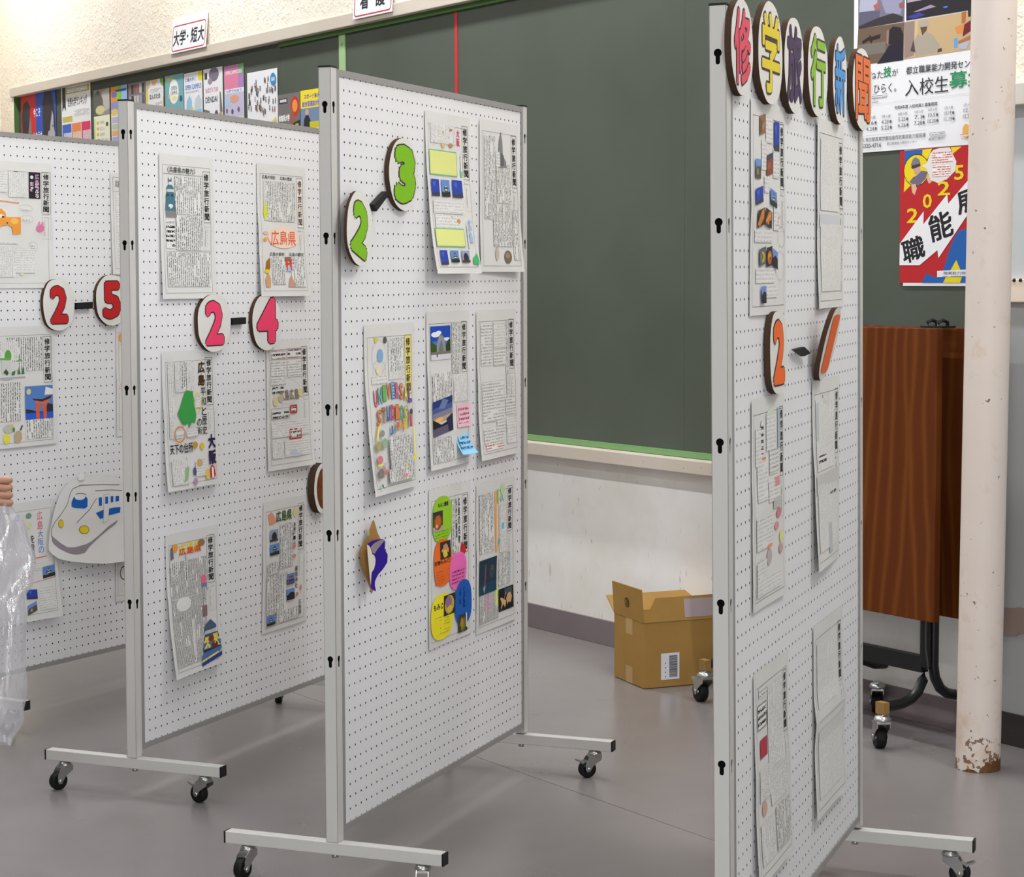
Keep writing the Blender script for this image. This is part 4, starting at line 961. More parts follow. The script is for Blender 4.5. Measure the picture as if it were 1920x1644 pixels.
# sticky notes on the arch-and-sunset newspaper
def note(name, label, quad, sty, fallback, lift, bold):
    q = [P3.pix(u, v, 0.006) for u, v in quad]
    W_, H_ = q[1][0] - q[0][0], (q[0][1] + q[1][1] - q[2][1] - q[3][1]) / 2
    m = P3.M @ Matrix.Translation((q[0][0], -.004, (q[0][1] + q[1][1]) / 2))
    return make_sheet(name, label, 'sticky note', m, W_, H_, [('b',.1,.12,.8,.72,sty)], mat=flat(fallback, .7), nx=6, ny=8, bl=lift*.7, br=lift, fold=0, wob=.0005)
note('sticky_note', 'pink sticky note beside the sunset photo on the 2-3 board', [(856,761),(880,753),(881,797),(855,802)], 'fix', (244,190,206), .004, 0)
note('sticky_note', 'blue sticky note curling outwards below the pink one on the 2-3 board', [(854,812),(877,806),(877,848),(854,852)], 'sky', (140,204,240), .030, 0)
# ------------------------------------------------------------------ cut-out discs with the class numbers and the kanji heading
M_CARD = flat((120, 92, 66), 0.85, 0.15)
M_CARDEDGE = flat((74, 56, 44), 0.9, 0.1)
M_DISC = mat_paper('laminated_white', (228, 227, 222))
OUTL = (60, 40, 48)
def disc(P, name, label, box, ch, colr, b0=.003, b1=.015, rot=0.0, pw=2.3, fit=(.62, .70), bold=.05, bend=None, group=None, outline=True, wob=.012, off=(0, 0), grow=1.0):
    x0, x1, y0, y1 = box
    xm, ym = (x0 + x1) / 2, (y0 + y1) / 2
    a0, a1 = P.pix(x0, ym, b1)[0], P.pix(x1, ym, b1)[0]
    z1, z0 = P.pix(xm, y0, b1)[1], P.pix(xm, y1, b1)[1]
    ca, cz = (a0 + a1) / 2, (z0 + z1) / 2
    rx, rz = (a1 - a0) / 2 * grow, (z1 - z0) / 2
    rnd = random.Random(hash(name + str(box)) % 1000 if False else int(x0 * 7 + y0))
    ph = [rnd.uniform(0, 6.28) for _ in range(3)]
    c_, s_ = math.cos(rot), math.sin(rot)
    def place(x, z, b):
        X, Z = x * c_ + z * s_, -x * s_ + z * c_
        bb = b + (bend(X / rx if rx else 0, Z / rz) if bend else 0.0)
        return (X, -bb, Z)
    pts = []; n = 40
    for k in range(n):
        a = 2 * PI * k / n; c, s = math.cos(a), math.sin(a)
        r = 1 + wob * math.sin(3 * a + ph[0]) + wob * .7 * math.sin(7 * a + ph[1])
        pts.append((math.copysign(abs(c) ** (2/pw), c) * rx * r, math.copysign(abs(s) ** (2/pw), s) * rz * r))
    def rings(sc): return [(p[0] * sc, p[1] * sc) for p in pts]
    m = P.M @ Matrix.Translation((ca, 0, cz))
    def face(b, bb, mt, inner=(1, .75, .5, .25)):
        V = []; F = []
        for sc in inner: V += [place(*q, bb) for q in rings(sc)]
        V.append(place(0, 0, bb)); L = len(inner)
        for i in range(L - 1):
            for k in range(n): F.append((i*n+k, (i+1)*n+k, (i+1)*n+(k+1) % n, i*n+(k+1) % n))
        for k in range(n): F.append(((L-1)*n+k, len(V)-1, (L-1)*n+(k+1) % n))
        b.add(V, F, mt)
    b = MB()
    V = [place(*q, b0) for q in pts] + [place(*q, b1 - .0004) for q in pts]
    b.add(V, [(k, (k+1) % n, n + (k+1) % n, n + k) for k in range(n)], M_CARDEDGE)
    face(b, b0, M_CARD); face(b, b1 - .0004, M_CARD)
    root = b.build(name, matrix=m)
    tag(root, label, 'cut-out disc', group)
    b = MB(); face(b, b1, M_DISC); b.build('paper_face', parent=root)
    if ch:
        b = MB()
        def letter(bold_, e, c):
            vs, fs = glyphs(ch, bold_)
            v0, _ = glyphs(ch, bold)
            xs = [p[0] for p in v0]; ys = [p[1] for p in v0]
            mx, my = (min(xs) + max(xs)) / 2, (min(ys) + max(ys)) / 2
            kx = 2 * rx * fit[0] / (max(xs) - min(xs)); ky = 2 * rz * fit[1] / (max(ys) - min(ys))
            b.add([place((p[0] - mx) * kx + off[0] * rx, (p[1] - my) * ky + off[1] * rz, b1 + e + p[2]) for p in vs], fs, flat(c, .6))
        if outline: letter(bold + .022, .0006, OUTL)
        letter(bold, .0011, colr)
        b.build('painted_character', parent=root)
    return root
HEAD = [('修', (222, 74, 96), (1371,1412,-3,179), 'pink-red'), ('学', (226, 204, 40), (1422,1467,4,196), 'yellow'), ('旅', (62, 42, 86), (1471,1507,32,211), 'dark purple'),
        ('行', (132, 186, 44), (1515,1552,49,218), 'lime green'), ('新', (72, 148, 214), (1562,1588,68,232), 'sky blue'), ('聞', (226, 112, 50), (1599,1635.6,90,243.6), 'orange')]
nth = ['nearest the near post', 'second from the near post', 'third from the near post', 'fourth from the near post', 'fifth from the near post', 'at the far top corner']
for (ch, c, box, nm), w_ in zip(HEAD, nth):
    disc(P1, 'kanji_disc', 'cardboard disc with %s kanji on the 2-1 board top, %s' % (nm, w_), box, ch, c, b0=.0035, b1=.0160, pw=2.15, fit=(.74, .78), bold=.03, group='kanji heading discs')
RED, PINK, GRN, ORG = (190, 34, 36), (234, 66, 106), (124, 186, 24), (236, 104, 30)
G = 'class number discs'
disc(P5, 'number_disc', 'white disc with whole red number two, left of the red five', (80.7,139.6,522.6,619.6), '2', RED, bold=.045, fit=(.56, .73), pw=2.3, group=G)
disc(P5, 'number_disc', 'white disc with red number five, half hidden behind a post', (180.5,238,515,610), '5', RED, bold=.045, fit=(.58, .74), pw=2.3, group=G)
disc(P4, 'number_disc', 'white disc with pink number two on the 2-4 board', (371,432.6,551.5,659), '2', PINK, bold=.045, fit=(.56, .77), pw=2.3, group=G)
disc(P4, 'number_disc', 'white disc with pink number four on the 2-4 board', (473.4,526,551.5,656), '4', PINK, bold=.05, fit=(.74, .82), pw=2.2, group=G, off=(.05, .05))
disc(P3, 'number_disc', 'white disc with green number three on the 2-3 board', (730,784,258,395), '3', GRN, bold=.075, fit=(.72, .80), pw=2.1, group=G, off=(.06, 0))
disc(P3, 'number_disc', 'tilted white disc with green number two, bent off the 2-3 board', (641,697,360,499), '2', GRN, b0=.012, b1=.02, rot=.32, bold=.06, fit=(.62, .74), pw=2.2, group=G, bend=lambda x, z: .005 * (1 - x) + .003 * (1 - z))
disc(P1, 'number_disc', 'white disc with orange number two on the 2-1 board', (1444,1476,582.6,737.6), '2', ORG, b0=.0035, b1=.015, bold=.055, fit=(.66, .78), pw=2.6, group=G)
disc(P1, 'number_disc', 'folded white disc with orange number one, top bent off the 2-1 board', (1531,1549,576,713), '1', ORG, b0=.0035, b1=.015, bold=.05, fit=(.56, .80), pw=2.2, group=G, bend=lambda x, z: .019 * (z + 1), outline=False, grow=1.25)
def dash(P, label, quad, b0=.003, b1=.016, lift=0.0):
    q = [P.pix(u, v, b1) for u, v in quad]
    ca, cz = sum(p[0] for p in q) / 4, sum(p[1] for p in q) / 4
    b = MB(); n = 4
    pts = [(p[0] - ca, p[1] - cz) for p in q]
    V = [(p[0], -b0 - (lift if i in (1, 2) else 0), p[1]) for i, p in enumerate(pts)] + [(p[0], -b1 - (lift if i in (1, 2) else 0), p[1]) for i, p in enumerate(pts)]
    b.add(V, [(0, 1, 2, 3), (7, 6, 5, 4)] + [(k, n + k, n + (k+1) % n, (k+1) % n) for k in range(n)], flat((26, 26, 28), .6))
    o = b.build('dash_bar', matrix=P.M @ Matrix.Translation((ca, 0, cz)))
    tag(o, label, 'dash', 'black dashes between the class numbers')
dash(P5, 'black dash between the red 2 and 5 discs', [(143.5,568),(174.4,566),(174,578.5),(144,579.5)])
dash(P4, 'black dash between the pink 2 and 4 discs', [(436,596.5),(461.5,594.8),(461.5,607.2),(436.5,609)])
dash(P3, 'slanting black dash between the green 2 and 3 discs', [(701.5,383),(724.5,358.5),(727,368.5),(706.5,396)])
dash(P1, 'black dash tilted out between the orange 2 and 1 discs', [(1490.5,655),(1505,650),(1517,662),(1508,668)], .004, .012, .004)

# ---- the paper train on the 2-5 board
def cutout(P, name, label, cat, px, b, m, parts, nb=None):
    """flat cut-out traced in the plane of the board: px outline (photo pixels), b = offset function of (x,z) fraction"""
    q = [P.pix(u, v, .012) for u, v in px]
    xs = [p[0] for p in q]; zs = [p[1] for p in q]
    x0, x1, z0, z1 = min(xs), max(xs), min(zs), max(zs)
    W_, H_ = x1 - x0, z1 - z0
    return q, x0, z1, W_, H_
TR = [(150,893),(128,905),(112,925),(100,955),(93,985),(88,1018),(87,1031),(92,1038),(104,1047),(125,1052),(160,1055),(190,1056),(222,1052),(262,1046),(300,1040),(300,905),(262,899),(226,897),(205,893)]
q, tx0, tz1, TW, TH_ = cutout(P5, '', '', '', TR, None, None, None)
def tb(u, v): return .010 + .026 * max(0, v - .55) ** 1.5 / .3 + .008 * math.sin(PI * min(max(v, 0), 1))
class Cut(Sheet):
    def surf(s, u, v, e=0.0): return (u * s.W, -(tb(u, v) + e), -v * s.H)
cut = Cut(TW, TH_)
def tuv(u_, v_):
    a, z = P5.pix(u_, v_, .012)
    return ((a - tx0) / TW, (tz1 - z) / TH_)
def fill_outline(b, outline, surf, m, cell=.02):
    bm = bmesh.new()
    vs = [bm.verts.new((p[0], p[1], 0)) for p in outline]
    bm.faces.new(vs)
    for k in range(1, 24):
        bmesh.ops.bisect_plane(bm, geom=bm.verts[:] + bm.edges[:] + bm.faces[:], plane_co=(0, k / 24, 0), plane_no=(0, 1, 0))
    bmesh.ops.triangulate(bm, faces=bm.faces[:])
    bm.verts.index_update()
    b.add([surf(v.co.x, v.co.y) for v in bm.verts], [[v.index for v in f.verts] for f in bm.faces], m, smooth=True)
    bm.free()
b = MB(); fill_outline(b, [tuv(*p) for p in TR], cut.surf, M_PAPER)
m_tr = P5.M @ Matrix.Translation((tx0, 0, tz1))
train = b.build('train_drawing', matrix=m_tr)
tag(train, 'cut-out paper drawing of a white and blue bullet train on the 2-5 board', 'drawing')
def C6(x, y): return tuv(x / 5.304, 870 + y / 5.304)
b = MB()
def tl(pts, wd=.0022, c=(70, 70, 76)):
    for p0, p1 in zip(pts[:-1], pts[1:]): cut.line(b, *C6(*p0), *C6(*p1), wd, flat(c), .0006)
tl([(1185,205),(1000,203),(800,210),(720,245),(690,300),(660,400),(600,490),(530,580),(500,640),(497,720)])
tl([(1205,262),(1100,255),(940,265)]); tl([(745,300),(780,290),(825,292),(852,305)]); tl([(950,340),(880,450),(750,580)])
def tp(pts, c, e): cut.poly(b, [C6(*p) for p in pts][::-1], flat(c), e)
tp([(730,320),(745,350),(790,358),(828,345),(845,318),(862,345),(858,420),(835,440),(730,435),(700,420),(702,375)], (14,92,180), .0008)
for x, w_, y0, y1 in ((972,32,332,415),(1035,30,325,395),(1090,28,320,380),(1138,36,318,370)): tp([(x,y0),(x+w_,y0-4),(x+w_-3,y1-4),(x,y1)], (14,92,180), .0010)
tp([(940,485),(1010,455),(1110,432),(1185,425),(1180,480),(1060,510),(985,545)], (14,92,180), .0008)
tp([(1026,305),(1080,302),(1062,558),(1012,582)], (222,221,217), .0009)
tl([(1026,305),(1080,302),(1062,558),(1012,582),(1026,305)], .0016)
tp([(1035,330),(1062,328),(1058,392),(1033,395)], (14,92,180), .0012)
def tel(cx, cy, rx, ry, c):
    tp([(cx + rx*1.12*math.cos(2*PI*k/16), cy + ry*1.12*math.sin(2*PI*k/16)) for k in range(16)], (80,70,40), .0008)
    tp([(cx + rx*math.cos(2*PI*k/16), cy + ry*math.sin(2*PI*k/16)) for k in range(16)], c, .0011)
tel(592, 592, 24, 38, (226,194,30)); tel(822, 650, 45, 38, (226,200,30))
tp([(500,710),(520,730),(590,790),(650,825),(720,825),(830,795),(880,770),(960,710),(1060,620),(1160,552),(1140,590),(1060,650),(960,730),(860,820),(810,880),(720,897),(650,880),(570,840),(515,790),(500,760)], (140,132,138), .0008)
b.build('marker_drawing', parent=train)
def tape_piece(P, label, quad, bo, c=(236, 236, 238)):
    q = [P.pix(u, v, bo) for u, v in quad]
    ca, cz = q[0]
    b = MB(); V = []
    N_ = 5
    for i in range(N_ + 1):
        t = i / N_
        top = (q[0][0] + (q[1][0]-q[0][0])*t, q[0][1] + (q[1][1]-q[0][1])*t); bot = (q[3][0] + (q[2][0]-q[3][0])*t, q[3][1] + (q[2][1]-q[3][1])*t)
        h = .0014 + .003 * math.sin(PI * t)
        V += [(top[0]-ca, -bo - h, top[1]-cz), (bot[0]-ca, -bo - h, bot[1]-cz)]
    b.add(V, [(2*i, 2*i+1, 2*i+3, 2*i+2) for i in range(N_)], flat(c, .35, .5), smooth=True)
    return tag(b.build('tape', matrix=P.M @ Matrix.Translation((ca, 0, cz))), label, 'tape')
tape_piece(P5, 'piece of clear tape above the bullet train drawing', [(144,888),(161,886.5),(158,899),(147,900)], .014)

# ---- folded shell-shaped cut-out on the 2-3 board
def C8(x, y): return (640 + x / 9.136, 950 + y / 9.136)
def shellpart(pts, bfun, m, name, parent=None, label=None, two=False):
    v = []
    for x, y in pts:
        bo = bfun(x, y); a, z = P3.pix(*C8(x, y), bo); v.append((a - SH0[0], -bo, z - SH0[1]))
    b = MB()
    c = tuple(sum(p[i] for p in v) / len(v) for i in range(3))
    b.add(v, [list(range(len(v)))], m)
    if parent is None: return b.build(name, matrix=P3.M @ Matrix.Translation((SH0[0], 0, SH0[1])))
    return b.build(name, parent=parent, label=label)
SH0 = P3.pix(*C8(560, 860), .02)
brownL = [(550,215),(520,270),(478,400),(480,480),(400,610),(345,690),(328,800),(335,920),(370,1080),(430,1230),(480,1380),(515,1500)]
brownR = [(515,1500),(540,1455),(560,1250),(610,1000),(660,800),(700,620),(660,530),(620,440),(590,330),(565,250),(550,215)]
shell_o = shellpart(brownL + brownR[1:-1], lambda x, y: .014 + .00002 * abs(x - 330), flat((166, 124, 66), .8, .2), 'shell_cutout')
tag(shell_o, 'folded brown and blue shell-shaped cardboard cut-out on the 2-3 board', 'cut-out')
shellpart([(440,640),(520,585),(620,560),(710,550),(750,590),(745,730),(795,820),(788,950),(740,1030),(700,1085),(640,1150),(600,1220),(577,1280),(575,1340),(590,1450),(540,1425),(500,1380),(510,1260),(520,1130),(560,1070),(585,960),(580,860),(540,810),(520,720),(480,670)], lambda x, y: .030 + .00004 * max(0, x - 450), flat((46, 24, 142), .7, .2), 'painted_flap', shell_o, 'deep blue painted flap')
shellpart([(500,690),(560,625),(640,580),(712,556),(735,585),(690,640),(620,725),(572,805),(530,790),(520,720)], lambda x, y: .0315 + .00004 * max(0, x - 450), flat((146, 132, 132), .8, .2), 'grey_patch', shell_o, 'grey mouth of the shell')
shellpart([(440,645),(470,665),(505,720),(530,815),(565,830),(586,900),(582,980),(560,1060),(520,1125),(505,1340),(485,1180),(465,960),(448,780)], lambda x, y: .0325 + .00003 * max(0, x - 440), flat((222, 216, 200), .8, .2), 'pale_lining', shell_o, 'cream folded lining')
tape_piece(P3, 'loop of white tape beside the shell cut-out', [C8(735,555), C8(860,520), C8(890,600), C8(800,660)], .030, (244, 244, 246))

# ---- brown painted disc at the far edge of the 2-4 board
dsc = disc(P4, 'brown_disc', 'brown painted cardboard disc at the far edge of the 2-4 board', (589,622,868,962), None, None, b0=.006, b1=.03, pw=2.0)
b = MB(); a0 = P4.pix(593, 915, .03); a1 = P4.pix(622, 915, .03); zt, zb = P4.pix(600, 872, .03)[1], P4.pix(600, 957, .03)[1]
b.lathe([(0, 0), (1, 0)], flat((150, 84, 34), .7), 28, Matrix.Translation((.004, -.0312, 0)) @ Matrix.Rotation(PI/2, 4, 'X') @ Matrix.Diagonal(((a1[0]-a0[0]) * .44, (zt-zb) * .46, 1, 1)), smooth=False)
b.build('painted_face', parent=dsc, label='orange-brown painted face')
# ------------------------------------------------------------------ posters and signs on the back wall
def wpix(u, v, n=WD - .004):
    d = CR * ((u - 960.0) / F_PX) + CD * ((v - 822.0) / F_PX) + CF
    t = n / d.dot(WN)
    X = CAM + d * t
    return X.dot(WT), X.z
def poster(label, x0, y0, x1, H, items, cat='poster', grp='university posters on the notice board', mat=M_WHITEP, name='poster', **kw):
    sL, zT = wpix(x0, y0); sR = wpix(x1, y0)[0]
    args = dict(fold=0, wob=0, nx=2, ny=2, base=.0015); args.update(kw)
    return make_sheet(name, label, cat, wall_matrix(sL, WD - .002, zT), sR - sL, H, items, mat=mat, group=grp, **args)
def profile(x, y, w, h, skin, hair, flip=False):
    def X(px): return x + w * (1 - px if flip else px)
    hairp = [(.0,.16),(.12,.03),(.45,.0),(.7,.08),(.62,.22),(.5,.34),(.42,.5),(.2,.52),(.05,.42)]
    face = [(.38,.30),(.62,.16),(.74,.24),(.76,.38),(.86,.47),(.77,.52),(.78,.60),(.72,.68),(.62,.70),(.62,.86),(.70,1.0),(.2,1.0),(.26,.62),(.30,.45)]
    return [('p', [(X(a), y + b * h) for a, b in face], skin), ('p', [(X(a), y + b * h) for a, b in hairp], hair), ('e', X(.40), y + .46*h, .03*w/.3, .03, skin), ('p', [(X(.62), y+.36*h), (X(.72), y+.35*h), (X(.72), y+.38*h)], hair)]
poster('red and blue poster with two grey portraits, at the left end of the notice board', 39, 176, 104, .82,
 [('r',0,0,.43,1,(200,44,50)),('r',.43,0,.57,1,(40,84,186))] + profile(.02,.06,.36,.72,(128,124,132),(56,50,56)) + [('p',[(.05,1),(.10,.80),(.18,.74),(.30,.80),(.40,1)],(222,222,226))] +
 [('p',[(.62,.10),(.70,.02),(.88,.03),(.96,.16),(.98,.5),(.97,1),(.66,1),(.63,.6)],(52,48,54))] + profile(.66,.06,.36,.62,(178,174,182),(52,48,54)) + [('p',[(.56,1),(.62,.80),(.7,.9),(.9,.88),(.9,1)],(226,226,230)),
 ('t','今こそ',.36,.13,.20,.07,(236,236,240),.03),('t','ヒカラナ',.36,.31,.24,.06,(236,236,240),.03),('t','日本の',.37,.47,.2,.06,(236,236,240),.03),('t','未来たち',.37,.62,.25,.07,(236,236,240),.03)])
poster('white ranking poster with blue, orange and pink columns', 114.4, 162, 169.3, .65,
 [('r',.16,.03,.80,.055,(190,176,60)),('b',.20,.035,.7,.04,'pr'),('p',[(.03,.02),(.15,.02),(.15,.24),(.09,.20),(.03,.24)],(50,50,44)),('t','世界大学ランキング',.22,.12,.66,.085,(52,52,58),.03),('r',.03,.29,.34,.05,(200,188,90)),('b',.45,.24,.5,.06,'pr'),
 ('r',.02,.36,.31,.60,(64,104,196)),('b',.06,.44,.27,.50,'prb'),('r',.35,.36,.31,.60,(236,138,84)),('b',.39,.44,.27,.50,'pro'),('r',.68,.36,.30,.60,(220,60,104)),('b',.72,.44,.26,.50,'prp')])
def open_campus(x0, y0, x1, label, items): poster(label, x0, y0, x1, .333, items)
open_campus(175, 170, 205, 'flyer with grey collage top and pale green lower half', [('r',0,0,1,.5,(150,146,140)),('p',[(0,.1),(.3,0),(.6,.2),(.4,.5),(0,.45)],(96,96,92)),('p',[(.5,.05),(1,0),(1,.35),(.7,.4)],(190,186,176)),('e',.4,.36,.28,.08,(214,206,150)),('r',0,.46,1,.54,(238,238,206)),('r',0,.5,.1,.5,(206,224,160)),
  ('e',.24,.58,.07,.03,(224,180,90)),('b',.36,.55,.3,.05,'pr'),('e',.24,.68,.07,.03,(224,180,90)),('b',.36,.66,.3,.05,'pr'),('e',.24,.78,.07,.03,(224,180,90)),('b',.36,.76,.3,.05,'pr'),('e',.82,.62,.08,.04,(90,90,86)),('r',.15,.86,.2,.04,(110,170,60)),('b',.4,.86,.5,.06,'pr')])
open_campus(207.3, 163.8, 238, 'flyer with orange, green and blue blocks at its top', [('r',0,0,.34,.26,(232,146,66)),('r',.34,0,.32,.26,(140,196,60)),('r',.66,0,.34,.3,(150,190,236)),('r',.3,.06,.65,.04,(60,80,160)),('e',.2,.14,.18,.05,(120,110,170)),('r',0,.26,1,.14,(150,150,200)),('e',.2,.44,.2,.06,(226,200,110)),('b',.4,.38,.5,.1,'pr'),('r',.05,.52,.9,.10,(196,184,214)),('r',.05,.64,.9,.09,(186,206,180)),('r',.05,.75,.9,.09,(236,176,110)),('r',.05,.86,.9,.1,(170,176,214))])
open_campus(240.4, 157.3, 272, 'flyer with a grey photo mosaic of people', [('r',0,0,1,.62,(126,126,136))] + [('r', .02 + .16*i, .03 + .19*j, .13, .16, random.choice([(70,70,80),(170,160,160),(150,110,90),(90,100,120),(196,190,190),(60,56,60),(150,90,90)])) for i in range(6) for j in range(3)] + [('r',0,.62,1,.38,(216,218,228)),('e',.5,.72,.14,.05,(70,74,70)),('b',.1,.8,.8,.15,'pr'),('r',.8,.55,.18,.35,(216,204,150))])
open_campus(272.7, 152.5, 306, 'white flyer with yellow edge and orange square', [('r',0,0,.14,1,(230,206,90)),('p',[(0,0),(.3,0),(.2,.12),(0,.2)],(206,190,150)),('p',[(.3,0),(.7,0),(.55,.1),(.4,.1)],(230,190,150)),('p',[(.8,0),(1,0),(1,.14),(.86,.1)],(120,176,80)),('b',.28,.15,.6,.06,'pr'),('t','なんのため',.22,.23,.60,.09,(84,76,56),.03),('r',.18,.42,.28,.26,(222,104,60)),('b',.55,.38,.38,.5,'pr'),('r',.18,.7,.28,.03,(240,190,90)),('r',.96,.3,.04,.5,(230,206,90))])
open_campus(309, 143.6, 343.6, 'teal flyer with a white oval at its top', [('r',0,0,1,1,(120,176,184)),('r',.06,.04,.36,.04,(216,206,80)),('e',.48,.27,.26,.20,(244,242,236)),('t','OPEN',.33,.18,.32,.07,(90,110,130),.02),('t','CAMPUS',.30,.26,.36,.06,(90,110,130),.02),('e',.5,.38,.14,.04,(240,226,170)),('t','大学',.25,.56,.5,.09,(40,130,150),.03),('r',.15,.67,.7,.02,(220,120,130)),('t','入試相談',.2,.72,.6,.08,(40,130,150),.03),('e',.86,.40,.08,.05,(60,90,110)),('e',.22,.34,.05,.03,(226,170,170))])
open_campus(344.5, 138.6, 379, 'white flyer with yellow corner and pale blue building sketches', [('p',[(.78,0),(1,0),(1,.16),(.78,.14)],(236,212,40)),('t','工業大学と',.06,.08,.6,.06,(80,110,190),.02),('t','OPEN CAMPUS',.06,.19,.88,.08,(74,120,206),.02),('b',.1,.29,.7,.03,'pr'),('p',[(.1,.66),(.15,.44),(.3,.36),(.42,.44),(.4,.66)],(150,196,226)),('p',[(.55,.64),(.6,.44),(.8,.36),(.95,.46),(.9,.64)],(196,208,212)),('r',.05,.60,.9,.05,(140,196,230)),('r',.38,.55,.1,.1,(214,206,90)),('b',.1,.7,.8,.25,'prp')])
open_campus(381, 131, 417, 'white flyer with sketched instruments and navy lower corner', [('e',.55,.10,.26,.11,(120,116,130)),('r',.06,.06,.14,.1,(60,56,70)),('e',.35,.2,.12,.05,(150,140,150)),('t','ものづくりの',.10,.29,.66,.09,(206,90,140),.02),('t','DENDAI',.10,.44,.62,.09,(50,50,80),.02),('p',[(.84,.38),(.90,.40),(.98,.70),(.84,.72)],(120,110,110)),('p',[(0,.62),(.3,.66),(.34,.74),(0,.74)],(110,110,120)),('r',0,.72,.52,.28,(56,70,150)),('t','OPEN',.08,.80,.34,.08,(232,234,240),.04),('t','CAMPUS',.08,.90,.4,.06,(232,234,240),.04),('e',.66,.8,.12,.14,(90,90,110)),('e',.88,.84,.1,.16,(190,150,90))])
open_campus(420, 125, 456.8, 'pink and lilac flyer with a row of small portraits', [('r',0,0,1,1,(196,190,214)),('r',0,0,1,.09,(196,130,170)),('r',.72,0,.28,.16,(120,160,110)),('r',0,.09,.72,.27,(222,130,160)),('r',.72,.16,.28,.2,(170,130,190)),('t','OPEN CAMPUS 2026',.06,.08,.84,.06,(240,230,240),.02),('r',.04,.36,.96,.07,(232,230,240)),('t','大学で出会う',.08,.37,.8,.05,(90,110,170),.02),('e',.5,.52,.24,.06,(222,160,130)),('r',0,.5,.3,.12,(170,196,226)),('e',.12,.69,.05,.04,(110,100,130)),('e',.40,.71,.06,.04,(90,80,110)),('e',.72,.69,.06,.04,(110,100,130)),('r',.03,.83,.36,.16,(206,80,100)),('r',.45,.8,.16,.12,(90,120,110)),('r',.62,.8,.36,.2,(222,214,176))])
rr = random.Random(3)
ppl = []
for i in range(60):
    x, y = rr.uniform(.05, .94), rr.uniform(.07, .44)
    if x > .72 and y < .17: continue
    c = rr.choice([(60,60,66),(90,84,84),(120,110,106),(70,76,90),(150,80,70),(100,100,104)])
    ppl += [('e', x, y, .013, .009, rr.choice([(90,70,60),(60,50,46)])), ('p', [(x - .016, y + .012), (x + .016, y + .012), (x + .012, y + .035), (x + .018, y + .055), (x, y + .04), (x - .02, y + .052), (x - .012, y + .035)], c)]
poster('white poster crowded with tiny people above a yellow text box', 463, 137.5, 519.8, .47, ppl + [('e',.875,.11,.09,.065,(40,140,196)),('b',.82,.09,.11,.04,'prb'),('r',.07,.555,.72,.26,(70,66,50)),('r',.075,.558,.71,.253,(246,238,176)),('t','体育・スポーツ系大学',.10,.60,.65,.075,(60,54,50),.04),('t','入試情報',.09,.70,.28,.07,(222,70,50),.04),('t','を手に入れよう!',.39,.705,.36,.06,(60,54,50),.03),('p',[(.8,.56),(.96,.50),(.96,.54),(.82,.60)],(226,210,110)),('r',.83,.63,.14,.17,(150,150,150)),('b',.05,.86,.9,.12,'pr')])
poster('grey-topped magazine flyer with red glove picture', 520.5, 178.7, 561.7, .333, [('r',0,0,1,.45,(120,112,112)),('r',.05,.06,.4,.08,(66,62,66)),('b',.1,.075,.3,.04,'pr'),('e',.78,.20,.2,.15,(200,50,40)),('e',.78,.19,.12,.09,(240,150,60)),('p',[(.5,.32),(.66,.2),(.8,.42),(.62,.5)],(150,96,80)),('t','体育系大学',.04,.30,.5,.10,(240,240,240),.05),('t','進学ガイド',.04,.45,.55,.10,(50,46,50),.05),('p',[(.7,.44),(1,.4),(1,.56),(.72,.58)],(40,40,44)),('r',.8,.45,.14,.08,(196,160,50)),('b',.06,.6,.7,.06,'pr'),('f',.04,.66,.9,.3,.002,(60,60,64)),('b',.1,.7,.4,.04,'pr'),('e',.72,.84,.12,.08,(206,176,60))])
poster('flyer with bright yellow heading and a person in a dark suit', 563, 170.7, 604, .333, [('r',0,0,1,.26,(246,222,40)),('t','スポーツ系大',.16,.06,.72,.07,(90,90,160),.04),('t','総合型選抜対策',.08,.16,.84,.08,(120,120,190),.04),('r',0,.26,1,.30,(120,140,170)),('e',.30,.32,.08,.05,(206,170,150)),('p',[(.12,.62),(.16,.42),(.24,.36),(.36,.36),(.46,.44),(.5,.62)],(36,36,42)),('r',.42,.46,.5,.1,(206,196,40)),('r',0,.56,1,.44,(240,240,244)),('r',.05,.62,.06,.2,(220,90,120)),('e',.68,.72,.12,.09,(230,130,90)),('e',.92,.72,.1,.09,(90,160,214)),('t','無料講座',.5,.58,.44,.05,(190,150,40),.04),('b',.1,.84,.8,.1,'pr')])

